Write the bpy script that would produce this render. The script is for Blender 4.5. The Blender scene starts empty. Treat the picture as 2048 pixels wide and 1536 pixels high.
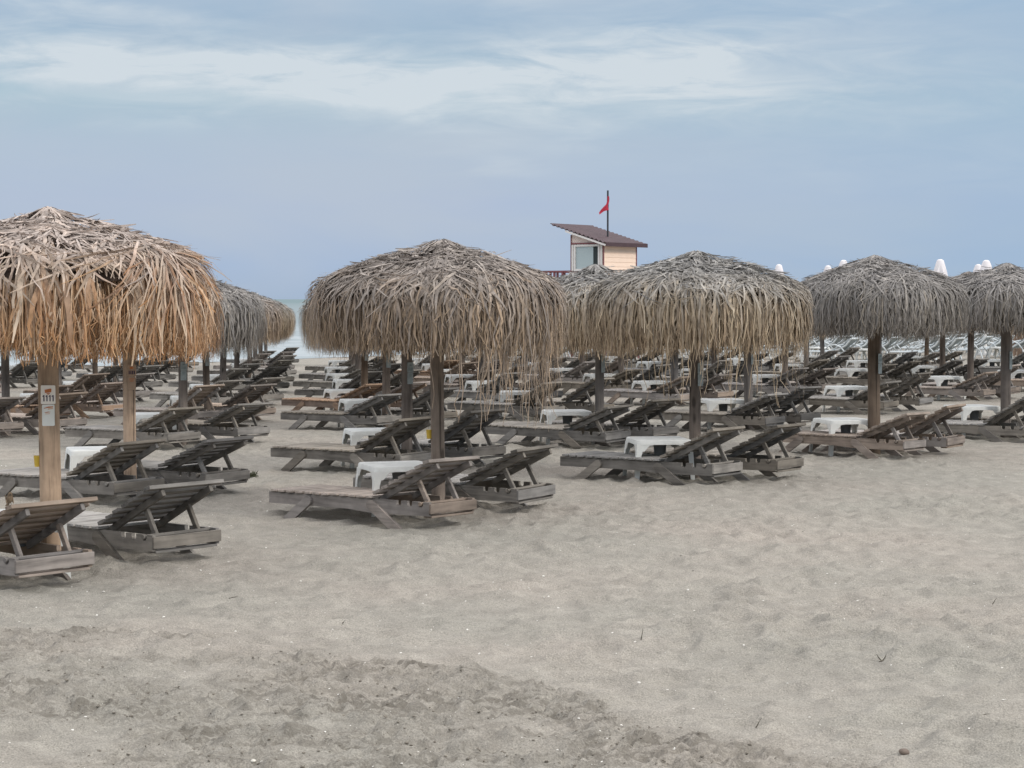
import bpy, math, random
import numpy as np
from mathutils import Vector, Matrix

scene = bpy.context.scene
COL = scene.collection
R = math.radians
rnd = random.Random(7)

# ------------------------------------------------------------------ nodes
def new_mat(name):
    m = bpy.data.materials.new(name); m.use_nodes = True
    nt = m.node_tree; nt.nodes.clear()
    out = nt.nodes.new('ShaderNodeOutputMaterial')
    b = nt.nodes.new('ShaderNodeBsdfPrincipled')
    nt.links.new(b.outputs[0], out.inputs[0])
    b.inputs['Roughness'].default_value = .85
    b.inputs['Specular IOR Level'].default_value = .25
    return m, nt, b

def N(nt, typ, **kw):
    n = nt.nodes.new(typ)
    for k, v in kw.items():
        if k.startswith('i_'):
            key = k[2:]
            key = int(key) if key.isdigit() else key.replace('_', ' ')
            n.inputs[key].default_value = v
        else: setattr(n, k, v)
    return n

def math_n(nt, op, a, b=None, clamp=False):
    n = nt.nodes.new('ShaderNodeMath'); n.operation = op; n.use_clamp = clamp
    for i, v in enumerate((a, b)):
        if v is None: continue
        if isinstance(v, (int, float)): n.inputs[i].default_value = v
        else: nt.links.new(v, n.inputs[i])
    return n.outputs[0]

def mixc(nt, fac, a, b, mode='MIX'):
    n = nt.nodes.new('ShaderNodeMix'); n.data_type = 'RGBA'; n.blend_type = mode
    for sock, v in ((n.inputs[0], fac), (n.inputs[6], a), (n.inputs[7], b)):
        if hasattr(v, 'is_linked'): nt.links.new(v, sock)
        elif isinstance(v, (int, float)): sock.default_value = v
        else: sock.default_value = (*v[:3], 1)
    return n.outputs[2]

def ramp(nt, src, stops):
    n = nt.nodes.new('ShaderNodeValToRGB')
    el = n.color_ramp.elements
    while len(el) < len(stops): el.new(.5)
    for e, (p, c) in zip(el, stops):
        e.position = p
        e.color = (c, c, c, 1) if isinstance(c, (int, float)) else (*c, 1)
    nt.links.new(src, n.inputs[0])
    return n.outputs[0]

def bump(nt, b, h, strength, dist):
    n = nt.nodes.new('ShaderNodeBump'); n.inputs['Strength'].default_value = strength
    n.inputs['Distance'].default_value = dist
    nt.links.new(h, n.inputs['Height']); nt.links.new(n.outputs[0], b.inputs['Normal'])

def wood_mat(name, base, axis, dark=.55, light=1.25, rough=.9):
    """weathered board: grain runs along the given local axis"""
    m, nt, b = new_mat(name)
    tc = N(nt, 'ShaderNodeTexCoord'); oi = N(nt, 'ShaderNodeObjectInfo')
    mp = N(nt, 'ShaderNodeMapping')
    sc = [22., 22., 22.]; sc['xyz'.index(axis)] = 1.6
    mp.inputs['Scale'].default_value = sc
    add = N(nt, 'ShaderNodeVectorMath', operation='ADD')
    mul = math_n(nt, 'MULTIPLY', oi.outputs['Random'], 37.0)
    nt.links.new(tc.outputs['Object'], add.inputs[0]); nt.links.new(mul, add.inputs[1])
    nt.links.new(add.outputs[0], mp.inputs['Vector'])
    n1 = N(nt, 'ShaderNodeTexNoise', i_Scale=1.0, i_Detail=5.0, i_Roughness=.65)
    nt.links.new(mp.outputs[0], n1.inputs['Vector'])
    n2 = N(nt, 'ShaderNodeTexNoise', i_Scale=3.5, i_Detail=4.0, i_Roughness=.6)
    nt.links.new(add.outputs[0], n2.inputs['Vector'])
    g = ramp(nt, n1.outputs[0], [(.3, dark), (.5, 1.0), (.72, light)])
    g2 = ramp(nt, n2.outputs[0], [(.32, .72), (.55, 1.0), (.7, 1.18)])
    c = mixc(nt, 1.0, base, g, 'MULTIPLY'); c = mixc(nt, 1.0, c, g2, 'MULTIPLY')
    hs = N(nt, 'ShaderNodeHueSaturation')
    hs.inputs['Saturation'].default_value = 1.0
    v = math_n(nt, 'ADD', math_n(nt, 'MULTIPLY', oi.outputs['Random'], .5), .75)
    nt.links.new(v, hs.inputs['Value']); nt.links.new(c, hs.inputs['Color'])
    s2 = math_n(nt, 'ADD', math_n(nt, 'MULTIPLY', math_n(nt, 'FRACT', mul), .9), .5)
    nt.links.new(s2, hs.inputs['Saturation'])
    fin = hs.outputs[0]
    if axis == 'z':
        vm = N(nt, 'ShaderNodeMapping'); vm.inputs['Scale'].default_value = (5, 5, 2.2); nt.links.new(add.outputs[0], vm.inputs[0])
        vo = N(nt, 'ShaderNodeTexVoronoi', i_Scale=1.0); nt.links.new(vm.outputs[0], vo.inputs['Vector'])
        fin = mixc(nt, 1.0, fin, ramp(nt, vo.outputs['Distance'], [(.07, .42), (.16, 1.0)]), 'MULTIPLY')
        cm = N(nt, 'ShaderNodeMapping'); cm.inputs['Scale'].default_value = (30, 30, .8); nt.links.new(add.outputs[0], cm.inputs[0])
        cn = N(nt, 'ShaderNodeTexNoise', i_Scale=1.0, i_Detail=3.0); nt.links.new(cm.outputs[0], cn.inputs['Vector'])
        fin = mixc(nt, 1.0, fin, ramp(nt, cn.outputs[0], [(.33, .45), (.38, 1.0)]), 'MULTIPLY')
    nt.links.new(fin, b.inputs['Base Color'])
    b.inputs['Roughness'].default_value = rough
    bump(nt, b, n1.outputs[0], .5, .006)
    return m

def plain(name, col, rough=.6, spec=.3, noise=.12, nscale=6., bmp=0., metallic=0.):
    m, nt, b = new_mat(name)
    tc = N(nt, 'ShaderNodeTexCoord')
    n = N(nt, 'ShaderNodeTexNoise', i_Scale=nscale, i_Detail=5.0, i_Roughness=.6)
    nt.links.new(tc.outputs['Object'], n.inputs['Vector'])
    g = ramp(nt, n.outputs[0], [(.3, 1 - noise), (.7, 1 + noise)])
    nt.links.new(mixc(nt, 1.0, col, g, 'MULTIPLY'), b.inputs['Base Color'])
    b.inputs['Roughness'].default_value = rough; b.inputs['Specular IOR Level'].default_value = spec
    b.inputs['Metallic'].default_value = metallic
    if bmp: bump(nt, b, n.outputs[0], bmp, .01)
    return m

def thatch_mat():
    m, nt, b = new_mat('dried_palm')
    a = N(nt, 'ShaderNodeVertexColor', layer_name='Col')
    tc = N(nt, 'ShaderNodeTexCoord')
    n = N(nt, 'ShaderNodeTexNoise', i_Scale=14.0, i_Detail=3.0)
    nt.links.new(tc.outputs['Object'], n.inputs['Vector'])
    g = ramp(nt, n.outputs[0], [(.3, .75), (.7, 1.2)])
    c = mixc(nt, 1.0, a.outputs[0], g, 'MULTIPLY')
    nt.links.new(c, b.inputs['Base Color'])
    b.inputs['Roughness'].default_value = .75
    tr = N(nt, 'ShaderNodeBsdfTranslucent'); nt.links.new(c, tr.inputs[0])
    mx = N(nt, 'ShaderNodeMixShader'); mx.inputs[0].default_value = .22
    nt.links.new(b.outputs[0], mx.inputs[1]); nt.links.new(tr.outputs[0], mx.inputs[2])
    out = [x for x in nt.nodes if x.type == 'OUTPUT_MATERIAL'][0]
    nt.links.new(mx.outputs[0], out.inputs[0])
    return m

# ------------------------------------------------------------------ mesh builder
class MB:
    def __init__(s): s.v = []; s.f = []; s.m = []
    def add(s, vs, fs, mi=0):
        o = len(s.v); s.v += [tuple(v) for v in vs]
        s.f += [tuple(i + o for i in f) for f in fs]; s.m += [mi] * len(fs)
    def box(s, c, size, rot=None, mi=0, bev=.0):
        hx, hy, hz = (d / 2 for d in size)
        M = rot if rot is not None else Matrix.Identity(3)
        if bev <= 0:
            pts = [Vector((x, y, z)) for z in (-hz, hz) for x, y in ((-hx, -hy), (hx, -hy), (hx, hy), (-hx, hy))]
            fs = [(3, 2, 1, 0), (4, 5, 6, 7), (0, 1, 5, 4), (1, 2, 6, 5), (2, 3, 7, 6), (3, 0, 4, 7)]
        else:
            e = min(bev, hx * .49, hy * .49, hz * .49)
            pts = []
            for z, q in ((-hz, e), (-hz + e, 0), (hz - e, 0), (hz, e)):
                X, Y = hx - q, hy - q
                k = e if q == 0 else e * .6
                pts += [Vector(p) for p in ((-X + k, -Y, z), (X - k, -Y, z), (X, -Y + k, z), (X, Y - k, z), (X - k, Y, z), (-X + k, Y, z), (-X, Y - k, z), (-X, -Y + k, z))]
            fs = [tuple(reversed(range(8))), tuple(range(24, 32))]
            for l in range(3):
                for i in range(8):
                    j = (i + 1) % 8; fs.append((l*8+i, l*8+j, l*8+8+j, l*8+8+i))
        c = Vector(c); s.add([M @ p + c for p in pts], fs, mi)
    def bar(s, a, b, w, h, up=(0, 0, 1), mi=0, bev=0.):
        """board from a to b; w across, h along up"""
        a = Vector(a); b = Vector(b); d = b - a; L = d.length; d.normalize()
        x = d.cross(Vector(up)); x.normalize(); z = x.cross(d)
        M = Matrix((x, d, z)).transposed()
        s.box((a + b) / 2, (w, L, h), M, mi, bev)
    def prism(s, poly, axis, lo, hi, mi=0):
        """poly (2D) extruded on axis x|y|z between lo and hi; concave allowed (ngon)"""
        n = len(poly)
        def P(p, t):
            return {'x': (t, p[0], p[1]), 'y': (p[0], t, p[1]), 'z': (p[0], p[1], t)}[axis]
        vs = [P(p, lo) for p in poly] + [P(p, hi) for p in poly]
        fs = [(i, (i + 1) % n, n + (i + 1) % n, n + i) for i in range(n)]
        fs += [tuple(reversed(range(n))), tuple(range(n, 2 * n))]
        s.add(vs, fs, mi)
    def tube(s, pts, rad, seg=10, mi=0, caps=True):
        pts = [Vector(p) for p in pts]
        if isinstance(rad, (int, float)): rad = [rad] * len(pts)
        o = len(s.v); n = len(pts)
        for i, p in enumerate(pts):
            d = (pts[min(i + 1, n - 1)] - pts[max(i - 1, 0)]).normalized()
            ref = Vector((1, 0, 0)) if abs(d.z) > .8 else Vector((0, 0, 1))
            x = d.cross(ref).normalized(); y = d.cross(x)
            for k in range(seg):
                t = 2 * math.pi * k / seg
                s.v.append(tuple(p + (x * math.cos(t) + y * math.sin(t)) * rad[i]))
        for i in range(n - 1):
            for k in range(seg):
                j = (k + 1) % seg
                s.f.append((o+i*seg+k, o+i*seg+j, o+(i+1)*seg+j, o+(i+1)*seg+k)); s.m.append(mi)
        if caps:
            s.f.append(tuple(o + k for k in reversed(range(seg)))); s.m.append(mi)
            s.f.append(tuple(o + (n-1)*seg + k for k in range(seg))); s.m.append(mi)
    def mesh(s, name, mats, smooth=False):
        me = bpy.data.meshes.new(name); me.from_pydata(s.v, [], s.f)
        mats = mats if isinstance(mats, (list, tuple)) else [mats]
        for m in mats: me.materials.append(m)
        if len(mats) > 1: me.polygons.foreach_set('material_index', s.m)
        import bmesh
        bm = bmesh.new(); bm.from_mesh(me); bmesh.ops.recalc_face_normals(bm, faces=bm.faces); bm.to_mesh(me); bm.free()
        if smooth:
            me.polygons.foreach_set('use_smooth', [True] * len(me.polygons))
            try: me.set_sharp_from_angle(angle=R(35))
            except Exception: pass
        me.update(); return me
    def build(s, name, mats, parent=None, smooth=False, loc=None):
        o = bpy.data.objects.new(name, s.mesh(name, mats, smooth)); COL.objects.link(o)
        if parent: o.parent = parent
        if loc: o.location = loc
        return o

def tag(o, label=None, cat=None, group=None, kind=None):
    if label: o['label'] = label
    if cat: o['category'] = cat
    if group: o['group'] = group
    if kind: o['kind'] = kind
    return o
def empty(name, loc=(0, 0, 0), rz=0):
    o = bpy.data.objects.new(name, None); COL.objects.link(o)
    o.location = loc; o.rotation_euler = (0, 0, rz); o.empty_display_size = .2
    return o
def kids(o): return [c for c in o.children]
def copy_tree(o, parent=None):
    c = o.copy(); COL.objects.link(c)
    if parent: c.parent = parent
    for ch in kids(o): copy_tree(ch, c)
    return c

# ------------------------------------------------------------------ materials
TINTS = [(.205, .186, .162), (.262, .220, .187), (.172, .162, .147), (.285, .216, .170)]
WOOD = {(t, a): wood_mat('weathered_wood', TINTS[t], a) for t in range(len(TINTS)) for a in 'xyz'}
SEATW = {t: wood_mat('seat_slat_wood', tuple(c * 1.6 for c in TINTS[t]), 'x') for t in range(len(TINTS))}
POSTW = {'orange': wood_mat('orange_post_wood', (.44, .285, .165), 'z', .5, 1.2),
         'grey': wood_mat('grey_post_wood', (.20, .17, .148), 'z', .6, 1.2),
         'brown': wood_mat('brown_post_wood', (.20, .158, .125), 'z', .6, 1.2)}
THATCH = thatch_mat()
WHITE_PL = plain('white_plastic', (.68, .68, .64), .5, .35, .13, 9)
BIN_M = plain('dark_grey_plastic', (.13, .135, .135), .6, .3, .1)
PLATE = plain('plate_white', (.95, .88, .78), .5, .3, .04)
PLATE2 = plain('plate_grey_white', (.82, .82, .76), .5, .3, .06)
PLATE3 = plain('plate_faded_teal', (.36, .40, .39), .6, .3, .2, 30)
INK = plain('dark_ink', (.045, .03, .07), .6, .2, .05)
INK_O = plain('orange_ink', (.55, .19, .07), .6, .2, .15, 40)
INK_S = plain('faded_ink', (.22, .26, .26), .7, .2, .2, 40)
INK_L = plain('pale_orange_ink', (.70, .48, .33), .6, .2, .1, 40)
YELLOW = plain('yellow_plastic', (.62, .42, .06), .5, .3, .08)

# ------------------------------------------------------------------ noise helper (numpy)
def vnoise(x, y, seed):
    xi = np.floor(x).astype(np.int64); yi = np.floor(y).astype(np.int64)
    fx = x - xi; fy = y - yi
    fx = fx * fx * (3 - 2 * fx); fy = fy * fy * (3 - 2 * fy)
    def h(a, b):
        n = (a * 374761393 + b * 668265263 + seed * 1442695041) & 0x7fffffff
        n = (n ^ (n >> 13)) * 1274126177 & 0x7fffffff
        return ((n ^ (n >> 16)) & 0xffff) / 65535.0
    a = h(xi, yi); b = h(xi + 1, yi); c = h(xi, yi + 1); d = h(xi + 1, yi + 1)
    return (a * (1 - fx) + b * fx) * (1 - fy) + (c * (1 - fx) + d * fx) * fy - .5
def fbm(x, y, seed, o=4, g=.5):
    r = 0; a = 1.
    for k in range(o):
        r = r + a * vnoise(x * 2**k + 13.7 * k, y * 2**k - 7.1 * k, seed + k); a *= g
    return r

# shoreline frame: U along the water, S towards the sea
UX, UY = .57, .8216
SX, SY = -.8216, .57
S0 = 56.3
SEA_Z = -.70
def worley(x, y, seed):
    xi = np.floor(x).astype(np.int64); yi = np.floor(y).astype(np.int64)
    best = np.full(np.shape(x), 9.)
    for dx in (-1, 0, 1):
        for dy in (-1, 0, 1):
            a = xi + dx; b = yi + dy
            n = (a * 374761393 + b * 668265263 + seed * 1442695041) & 0x7fffffff
            n = (n ^ (n >> 13)) * 1274126177 & 0x7fffffff
            n = n ^ (n >> 16)
            px = a + (n & 0x3ff) / 1023.; py = b + ((n >> 10) & 0x3ff) / 1023.
            best = np.minimum(best, (x - px) ** 2 + (y - py) ** 2)
    return best
def to_us(x, y): return UX * x + UY * y, SX * x + SY * y

def axis_vals(segs):
    out = []
    for a, b, st in segs: out += list(np.arange(a, b, st))
    return out
def geo(a, b, s, k):
    out = []; x = a
    while x < b: out.append(x); s *= k; x += s
    out.append(b); return out

# disturbed, damp band at the bottom left (world polyline: upper limit of the churned sand)
BX = [-6, -3.0, -1.5, -.45, .1, .62, 1.1, 1.55, 2.2, 3.0]
BY = [12.0, 11.7, 11.5, 10.75, 10.1, 9.1, 8.75, 8.45, 8.05, 7.6]
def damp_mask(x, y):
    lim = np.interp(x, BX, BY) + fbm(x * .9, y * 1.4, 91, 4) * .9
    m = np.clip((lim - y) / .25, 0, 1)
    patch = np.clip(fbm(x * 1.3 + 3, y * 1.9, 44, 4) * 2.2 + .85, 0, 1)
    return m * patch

def sand_height(x, y):
    u, s = to_us(x, y)
    base = -.015 * np.clip(s - 15, 0, 60) - np.clip((s - (S0 - 1.5)) / 12, 0, 40) * .5
    near = np.exp(-np.clip(y - 14, 0, 100) / 30)
    wx = x + .25 * fbm(x * .7, y * .7, 5, 3); wy = y + .25 * fbm(x * .7 + 9, y * .7, 6, 3)
    big = fbm(x * .25, y * .3, 1, 3) * .07
    # wind / foot shaped scallops
    qx = x + .07 * fbm(x * 5, y * 5, 71, 2); qy = y + .05 * fbm(x * 5, y * 5, 77, 2)
    amp = .55 + .9 * np.clip(fbm(x * .5, y * .6, 51, 3) + .4, 0, 1)
    dim = (np.minimum(worley(qx * 4.8, qy * 6.2, 61), .8) * .082 + np.minimum(worley(qx * 9.5, qy * 12.5, 67), .8) * .020) * amp - .034
    b = fbm(wx * 5.0, wy * 9.0, 21, 3, .5) * .012
    dm = damp_mask(x, y)
    c1 = fbm(x * 9, y * 11, 31, 4, .6); c2 = fbm(x * 22, y * 24, 37, 3, .6)
    clod = dm * (np.clip(c1, -.25, .4) * .05 + np.clip(c2, -.25, .6) * .05)
    return base + big * near + (dim + b) * (.35 + .65 * near) * (1 - .6 * dm) + clod

def ground_z(x, y): return float(sand_height(np.array([x * 1.]), np.array([y * 1.]))[0])

def gmean(x, y):
    a = np.arange(-.6, .61, .15); gx, gy = np.meshgrid(x + a, y + a)
    return float(sand_height(gx.ravel(), gy.ravel()).mean())
def make_sand():
    xs = [-v for v in reversed(geo(16, 6000, .5, 1.35))] + axis_vals([(-16 + .3, -5, .25), (-5, 5, .022), (5, 16, .25)]) + geo(16, 6000, .5, 1.35)
    ys = [-v for v in reversed(geo(2, 3000, .5, 1.5))] + axis_vals([(-1.5, 7, .5), (7, 13, .022), (13, 19, .035), (19, 32, .08), (32, 90, .35)]) + geo(90, 9000, .6, 1.3)
    xs = np.array(xs); ys = np.array(ys)
    X, Y = np.meshgrid(xs, ys)
    Z = sand_height(X, Y)
    nx, ny = len(xs), len(ys)
    co = np.stack([X, Y, Z], -1).reshape(-1, 3).astype(np.float32)
    idx = np.arange(nx * ny).reshape(ny, nx)
    q = np.stack([idx[:-1, :-1], idx[:-1, 1:], idx[1:, 1:], idx[1:, :-1]], -1).reshape(-1, 4)
    me = bpy.data.meshes.new('sand'); me.vertices.add(len(co)); me.vertices.foreach_set('co', co.ravel())
    me.loops.add(q.size); me.loops.foreach_set('vertex_index', q.ravel().astype(np.int32))
    me.polygons.add(len(q)); me.polygons.foreach_set('loop_start', np.arange(0, q.size, 4, dtype=np.int32))
    me.polygons.foreach_set('loop_total', np.full(len(q), 4, dtype=np.int32))
    me.polygons.foreach_set('use_smooth', [True] * len(q))
    me.update(calc_edges=True)
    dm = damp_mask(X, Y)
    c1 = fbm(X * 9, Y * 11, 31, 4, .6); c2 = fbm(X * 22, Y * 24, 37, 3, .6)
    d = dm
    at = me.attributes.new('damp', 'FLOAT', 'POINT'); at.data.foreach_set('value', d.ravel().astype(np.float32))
    m, nt, b = new_mat('beach_sand')
    geo_n = N(nt, 'ShaderNodeNewGeometry'); pos = geo_n.outputs['Position']
    def noise(sc, det, ro=.55):
        n = N(nt, 'ShaderNodeTexNoise', i_Scale=sc, i_Detail=det, i_Roughness=ro); nt.links.new(pos, n.inputs['Vector']); return n.outputs[0]
    n1 = noise(.35, 4.); n2 = noise(5., 6., .6); n3 = noise(120., 2.); n4 = noise(34., 4., .7); n5 = noise(9., 4., .6)
    c = ramp(nt, n1, [(.35, (.286, .270, .232)), (.5, (.306, .283, .243)), (.65, (.326, .294, .252))])
    c = mixc(nt, 1., c, ramp(nt, n2, [(.3, .82), (.7, 1.12)]), 'MULTIPLY')
    c = mixc(nt, 1., c, ramp(nt, n3, [(.3, .72), (.7, 1.22)]), 'MULTIPLY')
    c = mixc(nt, 1., c, ramp(nt, n4, [(.28, .8), (.42, 1.0), (.74, 1.0), (.8, 1.3)]), 'MULTIPLY')
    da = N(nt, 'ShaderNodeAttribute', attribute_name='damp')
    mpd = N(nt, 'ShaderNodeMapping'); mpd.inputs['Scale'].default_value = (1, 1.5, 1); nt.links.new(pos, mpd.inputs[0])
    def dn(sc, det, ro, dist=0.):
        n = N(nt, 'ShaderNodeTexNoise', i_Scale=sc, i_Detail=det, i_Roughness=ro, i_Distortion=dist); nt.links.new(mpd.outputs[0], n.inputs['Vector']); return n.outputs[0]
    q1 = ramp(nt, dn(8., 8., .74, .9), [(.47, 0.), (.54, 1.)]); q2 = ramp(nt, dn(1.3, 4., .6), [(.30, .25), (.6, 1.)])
    damp_shade_f = math_n(nt, 'MULTIPLY', math_n(nt, 'MULTIPLY', q1, q2), da.outputs['Fac'])
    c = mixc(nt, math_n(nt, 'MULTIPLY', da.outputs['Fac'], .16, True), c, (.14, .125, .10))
    c = mixc(nt, math_n(nt, 'MULTIPLY', damp_shade_f, .70, True), c, (.115, .102, .083))  # speckles: damp tone plus small shadows of the churned sand painted into the colour
    # wet strip along the water
    sep = N(nt, 'ShaderNodeSeparateXYZ'); nt.links.new(pos, sep.inputs[0])
    s = math_n(nt, 'ADD', math_n(nt, 'MULTIPLY', sep.outputs[0], SX), math_n(nt, 'MULTIPLY', sep.outputs[1], SY))
    wet = math_n(nt, 'MULTIPLY', math_n(nt, 'SUBTRACT', s, S0 - 1.6), .8, True)
    c = mixc(nt, math_n(nt, 'MULTIPLY', wet, .45), c, (.15, .14, .12))
    nt.links.new(c, b.inputs['Base Color']); b.inputs['Roughness'].default_value = .95
    b.inputs['Specular IOR Level'].default_value = .12
    h = math_n(nt, 'ADD', math_n(nt, 'ADD', math_n(nt, 'MULTIPLY', n3, .35), n4), math_n(nt, 'MULTIPLY', n5, 1.6))
    bump(nt, b, h, .8, .016)
    me.materials.append(m)
    o = bpy.data.objects.new('sand', me); COL.objects.link(o)
    tag(o, kind='structure')

def make_sea():
    us = [-v for v in reversed(geo(60, 9000, 6, 1.35))] + list(np.arange(-59, 200, .8)) + geo(200, 14000, 3, 1.3)
    ss = list(np.arange(0, 14, .35)) + geo(14, 22000, .45, 1.045)
    Ug, Sg = np.meshgrid(np.array(us), np.array(ss))
    S = Sg + S0 + 1.0 + np.where(Sg < .01, 0, 0)
    X = UX * Ug + SX * S; Y = UY * Ug + SY * S
    amp = np.clip(Sg / 4, 0, 1) * np.exp(-Sg / 400)
    Z = SEA_Z + amp * (.10 * np.sin(Sg * .9 + 2.2 * fbm(Ug * .06, Sg * .1, 3, 3)) + .16 * fbm(Ug * .35, Sg * .8, 8, 3))
    nx, ny = len(us), len(ss)
    co = np.stack([X, Y, Z], -1).reshape(-1, 3)
    idx = np.arange(nx * ny).reshape(ny, nx)
    q = np.stack([idx[:-1, :-1], idx[:-1, 1:], idx[1:, 1:], idx[1:, :-1]], -1).reshape(-1, 4)
    me = bpy.data.meshes.new('sea'); me.from_pydata(co.tolist(), [], q.tolist())
    me.polygons.foreach_set('use_smooth', [True] * len(q)); me.update()
    m, nt, b = new_mat('sea_water')
    g = N(nt, 'ShaderNodeNewGeometry')
    mp = N(nt, 'ShaderNodeMapping'); mp.inputs['Rotation'].default_value = (0, 0, -math.atan2(UY, UX)); mp.inputs['Scale'].default_value = (.16, .55, 1)
    nt.links.new(g.outputs['Position'], mp.inputs[0])
    n1 = N(nt, 'ShaderNodeTexNoise', i_Scale=1.0, i_Detail=6., i_Roughness=.62); nt.links.new(mp.outputs[0], n1.inputs['Vector'])
    n2 = N(nt, 'ShaderNodeTexNoise', i_Scale=.12, i_Detail=4., i_Roughness=.6); nt.links.new(mp.outputs[0], n2.inputs['Vector'])
    sep = N(nt, 'ShaderNodeSeparateXYZ'); nt.links.new(g.outputs['Position'], sep.inputs[0])
    s = math_n(nt, 'ADD', math_n(nt, 'MULTIPLY', sep.outputs[0], SX), math_n(nt, 'MULTIPLY', sep.outputs[1], SY))
    off = math_n(nt, 'SUBTRACT', s, S0)
    foamzone = math_n(nt, 'SUBTRACT', 1.0, math_n(nt, 'MULTIPLY', off, 1 / 90.), True)
    foam = math_n(nt, 'MULTIPLY', math_n(nt, 'ADD', ramp(nt, n1.outputs[0], [(.42, 0.), (.56, 1.)]), math_n(nt, 'MULTIPLY', ramp(nt, n2.outputs[0], [(.4, 0.), (.6, 1.)]), .6)), foamzone, True)
    far = math_n(nt, 'MULTIPLY', math_n(nt, 'SUBTRACT', off, 60), 1 / 900., True)
    deep = mixc(nt, far, (.20, .24, .25), (.12, .175, .18))
    c = mixc(nt, math_n(nt, 'MULTIPLY', foam, .7), deep, (.36, .39, .40))
    nt.links.new(c, b.inputs['Base Color'])
    b.inputs['Roughness'].default_value = .6; b.inputs['Specular IOR Level'].default_value = .2
    bump(nt, b, n1.outputs[0], .8, .25)
    me.materials.append(m)
    o = bpy.data.objects.new('sea', me); COL.objects.link(o); tag(o, kind='structure')

# ------------------------------------------------------------------ thatch
def lerp3(a, b, t): return tuple(a[i] + (b[i] - a[i]) * t for i in range(3))
PAL = {
    'orange': dict(top=[(.34, .29, .255), (.24, .20, .175), (.42, .35, .30), (.15, .12, .10)],
                   mid=[(.46, .345, .24), (.38, .26, .165), (.50, .40, .30), (.28, .165, .095)],
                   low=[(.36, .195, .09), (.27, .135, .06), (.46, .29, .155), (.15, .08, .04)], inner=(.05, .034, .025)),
    'mixed': dict(top=[(.235, .205, .18), (.17, .148, .132), (.30, .265, .232), (.115, .10, .09)],
                  mid=[(.27, .215, .168), (.22, .188, .162), (.35, .255, .17), (.14, .118, .10)],
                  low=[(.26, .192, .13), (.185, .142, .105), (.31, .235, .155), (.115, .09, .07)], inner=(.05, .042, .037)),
    'tan': dict(top=[(.225, .215, .20), (.165, .158, .15), (.30, .285, .26), (.10, .095, .09)],
                mid=[(.36, .285, .195), (.27, .215, .155), (.40, .335, .245), (.15, .125, .098)],
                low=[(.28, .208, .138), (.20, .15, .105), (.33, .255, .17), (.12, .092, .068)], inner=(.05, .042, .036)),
    'grey': dict(top=[(.228, .213, .198), (.168, .158, .150), (.285, .264, .240), (.115, .108, .102)],
                 mid=[(.215, .198, .178), (.165, .155, .147), (.265, .235, .195), (.115, .108, .102)],
                 low=[(.185, .165, .145), (.14, .126, .113), (.23, .195, .152), (.10, .09, .08)], inner=(.045, .042, .04)),
}
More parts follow.
